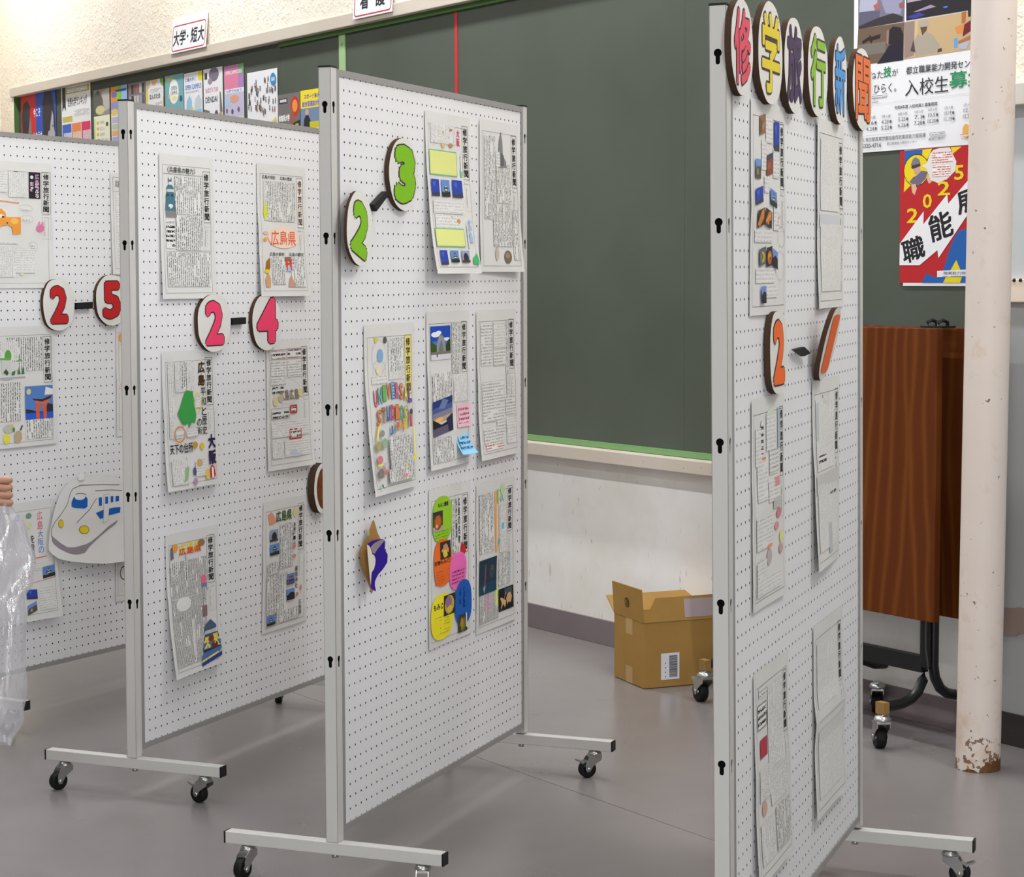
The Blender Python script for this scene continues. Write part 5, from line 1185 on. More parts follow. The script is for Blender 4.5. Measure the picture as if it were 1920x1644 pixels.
# big recruitment poster (partly behind the kanji discs and the pole)
nL, nT = wpix(1603, 120)[0] - .006, 2.575
NW, NH = .605, 2.575 - 1.851
def c3(x, y):
    s, z = wpix(1590 + x / 5.669, y / 5.669)
    return ((s - nL) / NW, (nT - z) / NH)
def bx(x0, y0, x1, y1):          # text box between two corners read off the photograph
    a, b_ = c3(x0, y0), c3(x1, y1); return (a[0], a[1], b_[0] - a[0], b_[1] - a[1])
def cp(pts, col): return ('p', [c3(*p) for p in pts], col)
DK, GR = (52, 52, 60), (40, 142, 90)
big = [cp([(110,-620),(110,300),(600,230),(620,-760)],(120,116,136)), cp([(130,-30),(320,-40),(300,110),(120,130)],(176,176,196)),cp([(330,-60),(600,-90),(560,150),(400,140)],(150,150,176)),cp([(270,60),(330,20),(350,70),(290,120)],(170,100,96)),cp([(120,130),(340,110),(330,230),(110,290)],(96,92,116)),cp([(320,190),(480,140),(590,180),(580,230),(110,310),(115,280)],(56,50,54)),cp([(540,40),(600,10),(600,80),(550,90)],(150,92,90)),
 cp([(110,310),(600,235),(590,630),(90,700)],(110,90,74)), cp([(110,480),(400,440),(400,560),(100,600)],(120,114,104)),cp([(150,440),(225,390),(235,370),(250,392),(350,360),(340,410),(265,430),(250,465),(225,430),(160,470)],(44,36,34)),cp([(410,470),(430,330),(480,280),(560,290),(590,360),(590,480)],(38,34,40)),cp([(310,680),(390,560),(440,480),(590,450),(590,640)],(36,32,48)),cp([(412,330),(440,310),(430,480),(410,460)],(150,120,116)),
 cp([(620,-760),(620,220),(1400,90),(1400,-860)],(40,36,42)),cp([(630,30),(790,0),(800,-60),(640,-60)],(170,160,176)),cp([(690,130),(880,50),(940,70),(760,120)],(160,140,170)),cp([(620,185),(760,130),(820,160),(700,200)],(60,60,150)),cp([(1010,70),(1060,60),(1060,80),(1020,85)],(70,120,220)),
 cp([(600,235),(1400,100),(1400,510),(590,630)],(196,168,126)),cp([(600,240),(710,220),(700,590),(600,625)],(150,130,124)),cp([(720,210),(745,205),(735,500),(710,520)],(206,186,140)),cp([(745,260),(780,205),(840,200),(870,250),(850,280),(765,290)],(176,166,150)),cp([(770,290),(845,280),(830,360),(795,395)],(100,72,60)),cp([(720,600),(710,430),(740,360),(790,380),(830,330),(900,370),(980,480),(930,560)],(170,160,144)),cp([(665,540),(700,420),(720,560)],(80,70,66)),cp([(950,560),(960,520),(1000,510),(1000,545)],(70,66,60)),
 cp([(1140,290),(1240,250),(1230,350),(1160,360)],(214,140,76)),cp([(1210,130),(1260,120),(1250,240),(1210,250)],(176,110,60)),cp([(1275,110),(1340,100),(1335,170),(1280,180)],(60,44,44)),cp([(1240,260),(1340,190),(1350,300),(1220,390)],(110,34,48)),cp([(1170,440),(1370,340),(1370,390),(1180,465)],(170,110,80)),cp([(1130,410),(1165,400),(1165,500),(1130,505)],(90,160,220)),cp([(1180,470),(1300,430),(1260,520),(1180,520)],(176,180,200)),cp([(1310,420),(1400,390),(1400,490),(1310,500)],(226,176,60)),
 ('t','重ねた',*bx(150,775,378,830),DK,.0),('t','技',*bx(382,712,462,815),GR,.03),('t','が',*bx(472,735,535,802),DK,0.),('t','未来をひらく。',*bx(60,920,515,975),DK,0.),('b',*bx(180,1010,415,1030),'pr'),('b',*bx(180,1060,320,1080),'pr'),
 ('t','都立職業能力開発センター',*bx(622,720,1432,690),DK,.02)]
big[-1] = ('t','都立職業能力開発センター', c3(622,715)[0], c3(622,710)[1], c3(1430,640)[0]-c3(622,715)[0], c3(622,795)[1]-c3(622,710)[1], DK, .015)
def tx(t, xa, ya, xb, h, c, bold=0.):     # left edge, top at left edge, right edge, height (crop px)
    a = c3(xa, ya); b_ = c3(xb, ya); d = c3(xa, ya + h)
    return ('t', t, a[0], a[1], b_[0]-a[0], d[1]-a[1], c, bold)
big[-1] = tx('都立職業能力開発センター', 622, 712, 1440, 82, DK, .012)
big += [tx('入校生', 612, 850, 1070, 175, (44,44,52), .0), tx('募集', 1082, 765, 1475, 180, GR, .02), ('l', *c3(205,1115), *c3(1330,985), .0008, (200,200,206)), tx('令和8年度 入校時期と募集期間', 498, 1125, 952, 40, DK, .01)]
for k, (x, y, a, b_, c_) in enumerate([(202,1235,'6月入校','4.6','4.24'),(362,1222,'7月入校','4.20','5.22'),(540,1195,'8月入校','5.25','6.26'),(712,1172,'10月入校','7.1','7.28'),(858,1150,'12月入校','10.5','10.30'),(1030,1130,'1月入校','10.19','11.19'),(1235,1100,'2月入校','12.1','12.25')]):
    big += [tx(a, x, y, x+95, 34, (110,110,118)), tx(b_, x, y+55, x+75, 40, (90,90,98)), ('e', c3(x+95,y+68)[0], c3(x+95,y+68)[1], .008, .007, (90,110,104)), tx(c_, x-4, y+118, x+80, 42, (90,90,98)), ('e', c3(x+98,y+130)[0], c3(x+98,y+130)[1], .008, .007, (90,110,104))]
big += [('l', *c3(150,1450), *c3(830,1380), .0006, (150,150,156)), tx('先 東京都産業労働局雇用就業部能力開発課', 150, 1468, 832, 44, DK, .0), tx('-5320-4716', 140, 1535, 358, 44, DK, .01), tx('都立職業能力開発センター', 420, 1515, 740, 30, (110,110,116)), ('b', *bx(870,1410,1040,1425), 'pr'), tx('動画公開中!', 865, 1468, 1035, 30, (90,90,96)), ('e', c3(1262,1390)[0], c3(1262,1390)[1], .024, .03, (236,176,90)), ('b', *bx(1200,1425,1310,1438), 'pro')]
make_sheet('poster', 'large white recruitment poster with workshop photos and 入校生募集, top right of the notice board', 'poster', wall_matrix(nL, WD - .002, nT), NW, NH, big, mat=M_WHITEP, nx=6, ny=6, fold=0, wob=0, base=.002)

oL, oT = wpix(1697, 280)[0] - .003, 1.849
OW, OH = .345, 1.849 - 1.414
def c4(x, y):
    s, z = wpix(1670 + x / 5.669, 260 + y / 5.669)
    return ((s - oL) / OW, (oT - z) / OH)
def cq(pts, col): return ('p', [c4(*p) for p in pts], col)
RD, YL, BL_, WH = (186, 36, 42), (232, 210, 30), (36, 96, 172), (236, 236, 238)
o_ = [cq([(100,130),(920,60),(920,1530),(96,1530)],RD), cq([(150,130),(345,118),(330,160),(200,200),(150,290)],BL_), cq([(340,118),(440,104),(400,200),(330,300)],YL), cq([(640,90),(755,84),(660,160)],YL),cq([(150,400),(230,480),(180,530),(140,570)],YL),
 ('e', *c4(275,335), .165, .118, (36,34,40)), ('e', *c4(275,335), .158, .112, YL),
 cq([(215,280),(235,220),(265,195),(305,220),(320,265),(230,300)],(126,120,134)),cq([(220,310),(225,285),(315,262),(320,290),(240,325)],(66,60,70)),cq([(240,320),(315,295),(320,350),(285,395),(255,375)],(206,160,140)),cq([(200,460),(240,410),(280,390),(330,340),(400,350),(370,430),(300,500),(240,490)],(110,104,130)),cq([(220,490),(265,480),(280,530),(255,600),(230,570)],(222,180,140)),cq([(380,400),(410,380),(445,450),(410,480),(390,440)],(222,180,140)),
 cq([(420,160),(455,120),(520,100),(630,90),(660,160),(700,240),(690,340),(600,430),(500,470),(430,440),(400,370),(380,310),(330,290),(385,260)],(226,222,220)),
 ('b', c4(440,150)[0], c4(440,150)[1], c4(660,250)[0]-c4(440,150)[0], c4(440,265)[1]-c4(440,150)[1], 'red'), ('b', c4(445,285)[0], c4(445,285)[1], c4(640,285)[0]-c4(445,285)[0], c4(445,410)[1]-c4(445,285)[1], 'red')]
def t4(t, xa, ya, xb, h, c, bold=0., rot=0.):
    a = c4(xa, ya); b_ = c4(xb, ya); d = c4(xa, ya + h)
    return ('t', t, a[0], a[1], b_[0]-a[0], d[1]-a[1], c, bold, rot)
o_ += [t4('2', 175, 742, 295, 155, YL, .02), t4('0', 345, 590, 440, 150, YL, .02), t4('2', 502, 455, 635, 150, YL, .02), t4('5', 682, 285, 780, 155, YL, .02),
 cq([(100,1115),(355,770),(350,910),(605,590),(615,690),(920,330),(920,660),(510,1270),(500,1185),(310,1345),(96,1345)], WH),
 cq([(560,1400),(640,1140),(700,1010),(740,970),(920,940),(920,1530),(330,1530),(385,1430),(480,1475)], BL_), cq([(640,1395),(700,1290),(745,1395)], YL), cq([(560,1530),(590,1470),(760,1470),(740,1530)], YL),
 t4('職', 125, 1050, 365, 255, (34,32,36), .03, -.25), t4('能', 412, 785, 662, 290, (34,32,36), .03, -.25), t4('展', 705, 540, 960, 240, (34,32,36), .03, -.25),
 ('p', [c4(498,1405), c4(920,1385), c4(920,1460), c4(498,1470)], (232,232,234)), t4('職業能力開発校', 565, 1412, 900, 34, (60,60,70), .01), ('b', c4(560,1448)[0], c4(560,1448)[1], .38, .012, 'pr'), ('b', c4(640,1150)[0], c4(640,1150)[1], .35, .06, 'hb')]
o_.pop()
make_sheet('poster', 'red, yellow and blue poster reading 2025 職能, below the large recruitment poster', 'poster', wall_matrix(oL, WD - .002, oT), OW, OH, o_, mat=M_WHITEP, nx=6, ny=8, fold=0, wob=0, base=.002)

# signs standing on the top trim
def wall_sign(label, s0, s1, z0, z1, txt, lean, cols, gap):
    m = wall_matrix(s0, WD - .052, z0) @ Matrix.Rotation(lean, 4, 'X')
    W_, H_ = s1 - s0, z1 - z0
    b = MB(); b.box((0, -.003, 0), (W_, 0, H_), M_WHITEP)
    o = b.build('wall_sign', matrix=m); tag(o, label, 'sign')
    sh = Sheet(W_, H_, fold=0, wob=0, base=.003); pb = MB()
    fr = (190, 44, 60); r = .10
    y0, y1, x0, x1 = .22, .94, .04, .97
    rx = .05; ry = rx * W_ / H_
    for (a, c_, d, e_) in ((x0 + rx, y0, x1 - rx, y0), (x0 + rx, y1, x1 - rx, y1), (x0, y0 + ry, x0, y1 - ry), (x1, y0 + ry, x1, y1 - ry)): sh.line(pb, a, c_, d, e_, .006, flat(fr), .0006)
    for cx, cy, a0 in ((x0 + rx, y0 + ry, PI), (x1 - rx, y0 + ry, -PI/2), (x1 - rx, y1 - ry, 0), (x0 + rx, y1 - ry, PI/2)):
        for k in range(4):
            p, q_ = a0 + PI/2*k/4, a0 + PI/2*(k+1)/4
            sh.line(pb, cx + rx*math.cos(p), cy + ry*math.sin(p), cx + rx*math.cos(q_), cy + ry*math.sin(q_), .006, flat(fr), .0006)
    n = len(cols)
    for (ch, x, w_) in cols:
        if ch == '・': sh.ell(pb, x + w_/2, .58, .02, .045, flat((34, 34, 38)), .0009); continue
        sh.text(pb, ch, x, .36, w_, .44, flat((34, 34, 38)), .025, e=.0009)
    e_ = pb.build('lettering', parent=o); e_.matrix_basis = Matrix.Translation((0, 0, H_))
    return o
wall_sign('white card sign with four black characters and red border, above the university flyers', -10.235, -9.80, 2.650, 2.835, '', -.10, [('大', .07, .17), ('学', .25, .17), ('・', .46, .035), ('短', .57, .18), ('大', .77, .17)], 0)
wall_sign('white card sign with two black characters and red border, above the green joint strip', -8.25, -7.90, 2.625, 2.81, '', -.06, [('看', .18, .22), ('護', .58, .24)], 0)

# ------------------------------------------------------------------ cardboard box
def mat_cardboard():
    t = NT('cardboard', 0.85, 0.15)
    o = t.obj()
    st = t.noise(t.mapping(o, (30, 30, 600)), 1, 1)
    c = t.mix(t.noise(o, 10, 3), lin((178, 140, 78)), lin((164, 126, 68)))
    t.col(t.mix(t.math('MULTIPLY', st, .2), c, lin((140, 104, 54))))
    return t.m
M_BOX = mat_cardboard(); M_BOXIN = flat((176, 140, 84), .9, .1); M_CUT = flat((92, 66, 40), .9, .1)
ang = math.radians(22.0)
mb = Matrix.Translation((0.461, 7.087, 0)) @ Matrix.Rotation(ang, 4, 'Z')     # x along the labelled side, y along the taped end
LX, LY, HZ, TK = .40, .25, .235, .004
r = empty('cardboard_box', mb)
tag(r, 'open brown cardboard box with barcode label, on the floor by the back wall', 'box')
b = MB()
b.box((0, 0, .002), (LX, TK, HZ), M_BOX); b.box((0, LY - TK, .002), (LX, LY, HZ), M_BOX); b.box((0, TK, .002), (TK, LY - TK, HZ), M_BOX); b.box((LX - TK, TK, .002), (LX, LY - TK, HZ), M_BOX); b.box((TK, TK, .002), (LX - TK, LY - TK, .008), M_BOXIN)
bevel(b.build('body', parent=r), .0012, 1)
def flap(pts, hinge, axis, angle, name='flap', extra=None):
    """outline in (along hinge, outwards) turned up about the hinge"""
    b = MB(); b.prism(pts, 'z', -TK/2, TK/2, M_BOX)
    o = b.build(name, parent=r)
    if axis == 'x-': base = Matrix(((1,0,0,0),(0,-1,0,0),(0,0,-1,0),(0,0,0,1)))       # front side, outwards -y
    elif axis == 'x+': base = Matrix.Identity(4)
    elif axis == 'y-': base = Matrix(((0,-1,0,0),(1,0,0,0),(0,0,1,0),(0,0,0,1)))      # end face at x=0, outwards -x
    else: base = Matrix(((0,1,0,0),(1,0,0,0),(0,0,-1,0),(0,0,0,1)))
    ax = {'x-': 'X', 'x+': 'X', 'y-': 'Y', 'y+': 'Y'}[axis]; sg = {'x-': -1, 'x+': 1, 'y-': 1, 'y+': -1}[axis]
    o.matrix_basis = Matrix.Translation(hinge) @ Matrix.Rotation(sg * angle, 4, ax) @ base
    return o
f1 = flap([(.002,0),(LY-.002,0),(LY-.004,.118),(.004,.118)], (0, 0, HZ), 'y-', math.radians(86))
flap([(.0,0),(LX,0),(LX,.085),(.05,.085),(.026,.045),(.0,.045)], (0, 0, HZ), 'x-', math.radians(100))
flap([(-.0,0),(LX,0),(LX-.03,.12),(.02,.12)], (0, LY, HZ), 'x+', math.radians(22))
flap([(.002,0),(LY-.002,0),(LY-.004,.118),(.004,.118)], (LX, 0, HZ), 'y+', math.radians(60))
# printed recycling mark on the raised flap (outer face looks along -x)
b = MB()
for rad, a0, a1 in ((.0165, 0, 6.29), (.0105, .6, 5.6), (.005, 0, 6.29)):
    n = 22; V = []
    for k in range(n + 1):
        a = a0 + (a1 - a0) * k / n
        V += [(-.0028, .128 + (rad-.0016)*math.cos(a), .056 + (rad-.0016)*math.sin(a)), (-.0028, .128 + (rad+.0016)*math.cos(a), .056 + (rad+.0016)*math.sin(a))]
    b.add(V, [(2*k, 2*k+1, 2*k+3, 2*k+2) for k in range(n)], flat((46, 38, 30), .8))
pm = b.build('printed_mark', parent=r); pm.matrix_basis = Matrix.Translation((0, 0, HZ)) @ Matrix.Rotation(math.radians(-4), 4, 'Y') @ Matrix.Translation((0, 0, 0))
b = MB(); b.box((-.0006, .095, HZ - .058), (0.0003, .150, HZ), flat((188, 152, 98), .3, .5)); b.build('tape_strip', parent=r, label='clear tape over the top edge')
b = MB(); b.box((-.0006, .095, .0025), (0.0003, .150, .062), flat((186, 150, 96), .3, .5)); b.build('tape_strip', parent=r, label='clear tape over the bottom edge')
b = MB(); b.box((.066, -.0008, .028), (.138, 0.0002, .122), flat((226, 226, 230), .5))
x = .036
rb = random.Random(11); z = .036
while z < .114:
    h = rb.choice([.0009, .0014, .0022]); b.box((.098, -.0012, z), (.130, -.0007, z + h), flat((60, 60, 64), .7)); z += h + rb.choice([.0010, .0016])
for k in range(4): b.box((.082, -.0012, .036 + k * .016), (.085, -.0007, .041 + k * .016), flat((70, 70, 74), .7))
b.build('barcode_label', parent=r, label='white barcode label')
b = MB(); b.box((.16, -.0135, HZ + .010), (.36, -.0125, HZ + .075), flat((176, 158, 160), .6)); pl = b.build('shipping_label', parent=r, label='pale pinkish label on the flap')
pl.matrix_basis = Matrix.Translation((0, 0, HZ)) @ Matrix.Rotation(math.radians(-10), 4, 'X') @ Matrix.Translation((0, .0105, -HZ))

# ------------------------------------------------------------------ rusty cream pole
def mat_pole():
    t = NT('chipped_cream_paint', 0.5, 0.35)
    o = t.obj()
    sx = t.n('ShaderNodeSeparateXYZ'); t.L(o, sx.inputs[0]); z = sx.outputs[2]
    base = t.mix(t.noise(o, 6, 3), lin((226, 214, 205)), lin((216, 202, 192)))
    low = t.math('MAXIMUM', t.math('SUBTRACT', 1.0, t.math('DIVIDE', z, .30)), 0.0)        # rust climbs from the foot
    spots = t.noise(o, 42, 3, .6)
    f = t.math('GREATER_THAN', t.math('ADD', spots, t.math('MULTIPLY', t.math('POWER', low, 2.0), .22)), .71)
    big = t.noise(o, 13, 4, .65)
    g = t.math('GREATER_THAN', t.math('ADD', big, t.math('MULTIPLY', t.math('POWER', low, 4.0), .34)), .78)
    rust = t.mix(t.noise(o, 60, 3), lin((66, 44, 30)), lin((128, 86, 50)))
    halo = t.ramp(t.math('ADD', big, t.math('MULTIPLY', low, .22)), [(.58, (0, 0, 0)), (.80, (1, 1, 1))])
    c = t.mix(t.math('MULTIPLY', halo, .45), base, lin((196, 160, 110)))
    c = t.mix(t.math('MULTIPLY', f, .85), c, rust); c = t.mix(g, c, rust)
    t.col(c)
    return t.m
b = MB(); b.lathe([(.0650, 0), (.0650, .05), (.0645, .2), (.0645, 4.09)], mat_pole(), 40)
pole = b.build('pole', matrix=Matrix.Translation((1.369, 5.918, 0)) @ Matrix.Rotation(.0075, 4, 'Y'))
tag(pole, 'round cream painted pole with rust at its foot', 'pole')

# ------------------------------------------------------------------ folded table on casters
def mat_wood():
    t = NT('brown_woodgrain_laminate', 0.55, 0.1)
    o = t.obj()
    sx = t.n('ShaderNodeSeparateXYZ'); t.L(o, sx.inputs[0])
    X = t.math('ADD', sx.outputs[0], 0.0); Z = sx.outputs[2]
    wob = t.noise(t.mapping(o, (3, 3, 1.1)), 1.0, 2)
    # cathedral arches: distance field stretched along the height
    px = t.math('ADD', X, .115)
    arch = t.math('ADD', t.math('MULTIPLY', t.math('ABSOLUTE', px), 60.0), t.math('MULTIPLY', Z, 2.6))
    ph = t.math('ADD', arch, t.math('MULTIPLY', wob, 9.0))
    rings = t.math('POWER', t.math('ABSOLUTE', t.math('SINE', ph)), 6.0)
    fine = t.noise(t.mapping(o, (420, 420, 5)), 1, 3, .6)
    band = t.noise(t.mapping(o, (26, 26, .6)), 1, 2)
    c = t.mix(band, lin((92, 44, 16)), lin((114, 58, 22)))
    c = t.mix(t.math('MULTIPLY', rings, .42), c, lin((150, 90, 34)))
    c = t.mix(t.math('MULTIPLY', fine, .45), c, lin((60, 28, 10)))
    t.col(c)
    return t.m
tm = wall_matrix(-4.38, 4.50, 0)
tb_ = empty('folding_table', tm)
tag(tb_, 'folded brown wood-grain table with black legs on casters, beside the pole', 'table')
TL_ = 1.02
M_WOOD = mat_wood(); M_LEG = flat((20, 20, 22), .35, .5)
b = MB(); b.box((-TL_, -.0, .392), (0, .026, 1.288), M_WOOD); bevel(b.build('tabletop', parent=tb_, label='front folded leaf facing the room'), .003, 2)
b = MB(); b.box((-TL_ + .03, .115, .392), (.085, .141, 1.288), M_WOOD); bevel(b.build('tabletop', parent=tb_, label='rear folded leaf'), .003, 2)
def leg_path(sgn, x):
    y0 = .052 if sgn < 0 else .088
    return [(x, y0, 1.15), (x, y0, .30), (x, y0, .24), (x, y0 + sgn*.008, .20), (x, y0 + sgn*.03, .165), (x, y0 + sgn*.06, .145), (x, y0 + sgn*.10, .135), (x, y0 + sgn*.175, .132)]
for x in (-.085, -.935):
    for sgn in (-1, 1):
        b = MB(); b.tube(leg_path(sgn, x), .0165, M_LEG, 12)
        lg = b.build('leg', parent=tb_)
        ye = (.052 if sgn < 0 else .088) + sgn * .18
        b = MB(); b.box((x - .018, ye - .012, .114), (x + .018, ye + .012, .150), flat((150, 116, 66), .6)); b.build('foot_plug', parent=lg, label='tan plug at the foot end')
b = MB(); b.box((-.935, .036, .222), (-.085, .066, .272), M_LEG); b.build('crossbar', parent=tb_)
b = MB(); b.tube([(-.46, .088, .24), (-.46, .12, .20), (-.46, .2, .17), (-.46, .25, .165)], .014, M_LEG, 10); b.build('leg', parent=tb_, label='inner foot of the rear leaf')
b = MB(); b.box((-.11, .04, 1.288), (-.02, .10, 1.294), M_LEG); b.tube([(-.045, .05, 1.29), (-.045, .05, 1.305), (-.045, .07, 1.312), (-.045, .09, 1.305), (-.045, .09, 1.288)], .006, M_LEG, 8); b.tube([(-.09, .05, 1.29), (-.09, .05, 1.305), (-.09, .07, 1.312), (-.09, .09, 1.305), (-.09, .09, 1.288)], .006, M_LEG, 8); b.build('hinge', parent=tb_, label='black folding hinge on the top edge')
CB = caster_meshes(1.40)
for (x, y, a) in ((-.085, -.128, 2.6), (-.935, -.128, 2.9), (-.085, .268, 2.0), (-.46, .215, 2.4)):
    add_caster(tb_, x, y, a, True, CB)
# ------------------------------------------------------------------ person just outside the left edge, a hand with a clear bag in view
def skin_figure(name, pts, edges, mat, parent=None, sub=2):
    """one continuous body grown from a skeleton of (x,y,z,radius)"""
    me = bpy.data.meshes.new(name)
    me.from_pydata([p[:3] for p in pts], edges, [])
    o = bpy.data.objects.new(name, me); COL.objects.link(o)
    sk = o.modifiers.new('skin', 'SKIN'); sk.use_smooth_shade = True
    for v, p in zip(me.skin_vertices[0].data, pts):
        r = p[3]; v.radius = r if isinstance(r, tuple) else (r, r)
    me.skin_vertices[0].data[0].use_root = True
    ss = o.modifiers.new('sub', 'SUBSURF'); ss.levels = sub; ss.render_levels = sub
    dg = bpy.context.evaluated_depsgraph_get()
    m2 = bpy.data.meshes.new_from_object(o.evaluated_get(dg))
    for p in m2.polygons: p.use_smooth = True
    bpy.data.objects.remove(o)
    m2.materials.clear(); m2.materials.append(mat)
    o = bpy.data.objects.new(name, m2); COL.objects.link(o)
    if parent: o.parent = parent
    return o
def mat_skin():
    t = NT('skin', .5, .35)
    t.col(t.mix(t.noise(t.obj(), 60, 2), lin((200, 152, 128)), lin((184, 132, 110))))
    t.b.inputs['Subsurface Weight'].default_value = .08
    t.b.inputs['Subsurface Radius'].default_value = (.01, .004, .002)
    return t.m
M_SKIN = mat_skin()
PXo, PYo = -1.70, 5.06
HX, HY, HZ_ = -1.250, 5.0, .930            # the fist
pts = []; ed = []
def add(p, r, prev=None):
    pts.append((p[0], p[1], p[2], r)); i = len(pts) - 1
    if prev is not None: ed.append((prev, i))
    return i
pel = add((PXo, PYo, .93), .105)
sp1 = add((PXo, PYo, 1.08), .100, pel); sp2 = add((PXo + .01, PYo, 1.24), .115, sp1); sp3 = add((PXo + .01, PYo, 1.36), .085, sp2)
nk = add((PXo + .02, PYo - .005, 1.43), .050, sp3); hd0 = add((PXo + .03, PYo - .01, 1.50), .062, nk); hd1 = add((PXo + .04, PYo - .015, 1.58), .080, hd0); hd2 = add((PXo + .035, PYo - .01, 1.655), .062, hd1)
ch = add((PXo + .125, PYo - .02, 1.545), .014, hd1); 
for sg in (-1, 1):          # legs
    hp = add((PXo - .0, PYo + sg*.09, .86), .085, pel); kn = add((PXo + .01, PYo + sg*.10, .48), .055, hp); an = add((PXo - .02, PYo + sg*.10, .09), .040, kn); ft = add((PXo + .12, PYo + sg*.11, .035), .032, an)
shl = add((PXo, PYo + .17, 1.36), .055, sp3); el_ = add((PXo - .03, PYo + .24, 1.08), .042, shl); wr_ = add((PXo + .02, PYo + .25, .86), .030, el_); pl_ = add((PXo + .04, PYo + .25, .79), .034, wr_)
for k in range(4): f1_ = add((PXo + .03 + .014*k, PYo + .25, .735), .009, pl_); add((PXo + .035 + .014*k, PYo + .245, .70), .008, f1_)
shr = add((PXo + .03, PYo - .16, 1.36), .055, sp3); elr = add((PXo + .14, PYo - .17, 1.09), .042, shr); wrr = add((HX - .105, HY - .005, .955), .030, elr)
plm = add((HX - .050, HY, .945), .033, wrr)
for k in range(4):          # fingers closed round the neck of the bag
    zz = HZ_ + .026 - .0185 * k
    a_ = add((HX - .008, HY - .030, zz + .004), .0100, plm); b_ = add((HX + .014, HY - .016, zz), .0095, a_); c_ = add((HX + .012, HY + .010, zz - .002), .0085, b_); add((HX - .008, HY + .016, zz - .003), .0075, c_)
t1 = add((HX - .030, HY + .030, .955), .0115, plm); t2 = add((HX - .006, HY + .030, .945), .0100, t1); add((HX + .010, HY + .022, .930), .0085, t2)
person = skin_figure('person', pts, ed, M_SKIN)
tag(person, 'person at the left edge holding up a clear plastic bag, only the hand visible', 'person')
M_SHIRT = flat((232, 232, 230), .8, .2); M_TROUS = flat((54, 56, 66), .85, .2); M_HAIR = flat((26, 22, 20), .6, .3)
g = 1.14
S = [(PXo, PYo, .90, .118), (PXo, PYo, 1.08, .114), (PXo+.01, PYo, 1.24, .130), (PXo+.01, PYo, 1.36, .098), (PXo+.018, PYo-.004, 1.405, .060), (PXo, PYo+.17, 1.36, .068), (PXo-.03, PYo+.235, 1.10, .058), (PXo+.03, PYo-.16, 1.36, .068), (PXo+.13, PYo-.17, 1.11, .058)]
skin_figure('shirt', S, [(0,1),(1,2),(2,3),(3,4),(3,5),(5,6),(3,7),(7,8)], M_SHIRT, person)
T = [(PXo, PYo, .92, .122)]
E_ = []
for sg in (-1, 1):
    o_i = len(T); T += [(PXo, PYo+sg*.09, .85, .098), (PXo+.01, PYo+sg*.10, .48, .074), (PXo-.015, PYo+sg*.10, .12, .062)]; E_ += [(0, o_i), (o_i, o_i+1), (o_i+1, o_i+2)]
skin_figure('trousers', T, E_, M_TROUS, person)
skin_figure('hair', [(PXo+.015, PYo-.01, 1.62, .088), (PXo+.03, PYo-.01, 1.675, .072), (PXo-.025, PYo-.005, 1.56, .066)], [(0,1),(0,2)], M_HAIR, person)
b = MB()
for sg in (-1, 1):
    b.lathe([(.0, -.009), (.006, -.006), (.009, 0), (.006, .006), (0, .009)], flat((40, 34, 32), .4), 10, Matrix.Translation((PXo + .113, PYo - .012 + sg*.028, 1.592)))
b.lathe([(0, -.003), (.020, -.002), (.020, .002), (0, .003)], flat((170, 96, 88), .6), 10, Matrix.Translation((PXo + .104, PYo - .014, 1.515)))
b.build('face_features', parent=person)

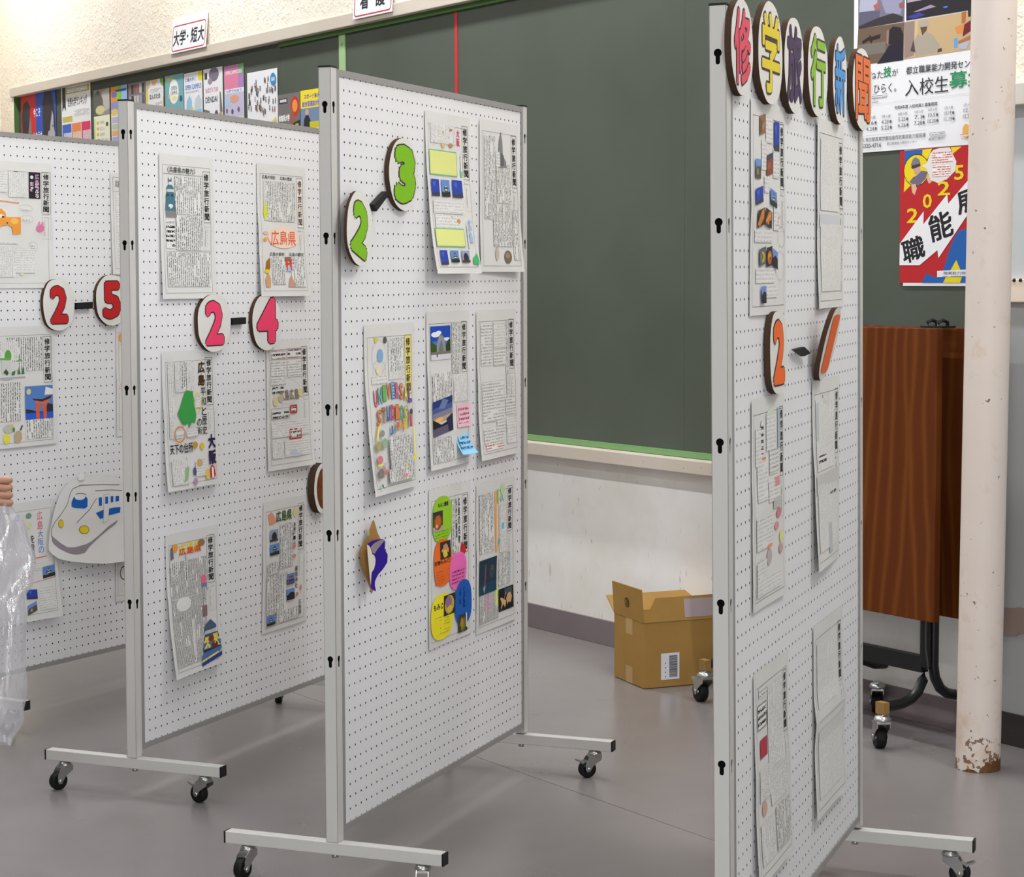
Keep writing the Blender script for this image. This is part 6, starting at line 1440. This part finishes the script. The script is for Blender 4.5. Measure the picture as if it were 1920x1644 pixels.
def mat_bag():
    m = bpy.data.materials.new('clear_polythene'); m.use_nodes = True
    t = m.node_tree; t.nodes.clear()
    out = t.nodes.new('ShaderNodeOutputMaterial')
    tr = t.nodes.new('ShaderNodeBsdfTransparent'); tr.inputs[0].default_value = (.93, .93, .95, 1)
    gl = t.nodes.new('ShaderNodeBsdfGlossy'); gl.inputs['Roughness'].default_value = .16; gl.inputs[0].default_value = (1, 1, 1, 1)
    df = t.nodes.new('ShaderNodeBsdfTranslucent'); df.inputs[0].default_value = (.9, .9, .93, 1)
    d2 = t.nodes.new('ShaderNodeBsdfDiffuse'); d2.inputs[0].default_value = (.88, .88, .92, 1)
    tc = t.nodes.new('ShaderNodeTexCoord'); nz = t.nodes.new('ShaderNodeTexNoise'); nz.inputs['Scale'].default_value = 26; nz.inputs['Detail'].default_value = 5
    mp = t.nodes.new('ShaderNodeMapping'); mp.inputs['Scale'].default_value = (1.6, 1.6, .45)
    t.links.new(tc.outputs['Object'], mp.inputs[0]); t.links.new(mp.outputs[0], nz.inputs['Vector'])
    bp = t.nodes.new('ShaderNodeBump'); bp.inputs['Strength'].default_value = .8; bp.inputs['Distance'].default_value = .012
    t.links.new(nz.outputs['Fac'], bp.inputs['Height'])
    for s_ in (gl, df, d2): t.links.new(bp.outputs[0], s_.inputs['Normal'])
    a = t.nodes.new('ShaderNodeMixShader'); a.inputs[0].default_value = .5; t.links.new(df.outputs[0], a.inputs[1]); t.links.new(d2.outputs[0], a.inputs[2])
    b_ = t.nodes.new('ShaderNodeMixShader'); b_.inputs[0].default_value = .40; t.links.new(a.outputs[0], b_.inputs[1]); t.links.new(gl.outputs[0], b_.inputs[2])
    c = t.nodes.new('ShaderNodeMixShader'); c.inputs[0].default_value = .42; t.links.new(tr.outputs[0], c.inputs[1]); t.links.new(b_.outputs[0], c.inputs[2])
    t.links.new(c.outputs[0], out.inputs[0])
    return m
# right-hand outline of the bag read down its length: (height, x of the right side)
def zx(u, v): return (CAM_H - (v - 519.0) / F_PX * 5.0 * 1.0, (u - 960.0) / F_PX * 5.0)
prof = [zx(*q) for q in ((12,930),(16,945),(32,972),(46,1005),(56,1040),(58,1075),(52,1095),(40,1120),(38,1180),(36,1260),(33,1320),(28,1352),(18,1378),(4,1402))]
LEFT = [-1.285,-1.285,-1.31,-1.345,-1.37,-1.385,-1.40,-1.41,-1.415,-1.42,-1.42,-1.415,-1.40,-1.36]
b = MB(); V = []; F = []; seg = 40; rows = []
rb = random.Random(5)
NR = 64
for i in range(NR + 1):
    f = i / NR * (len(prof) - 1); k = min(int(f), len(prof) - 2); fr = f - k
    z = prof[k][0] * (1-fr) + prof[k+1][0] * fr; xr = prof[k][1] * (1-fr) + prof[k+1][1] * fr; xl = LEFT[k] * (1-fr) + LEFT[k+1] * fr
    cx, rx = (xl + xr) / 2, (xr - xl) / 2; ry = .022 + .018 * min(1, i / 14) - .02 * max(0, (i - 52) / 12)
    for q in range(seg):
        a = 2 * PI * q / seg
        cr_ = 1 + .05 * math.sin(5*a + i*.11) * min(1, i/8) + .045 * math.sin(9*a - i*.23) + .02 * math.sin(3*i*.4 + 4*a)
        ex = rx * math.cos(a); exs = ex if math.cos(a) > .9 else ex * (1 + .25 * (cr_ - 1))
        V.append((cx + exs + .003 * math.sin(i*.7), HY + ry * math.sin(a) * cr_ * 1.1 + .010 * math.sin(6 * math.cos(a) + i*.16), z))
for i in range(NR):
    for q in range(seg):
        q2 = (q + 1) % seg
        F.append((i*seg+q, i*seg+q2, (i+1)*seg+q2, (i+1)*seg+q))
b.add(V, F, mat_bag(), smooth=True)
tag(b.build('plastic_bag'), 'crumpled clear plastic bag hanging from the hand at the left edge', 'plastic bag')
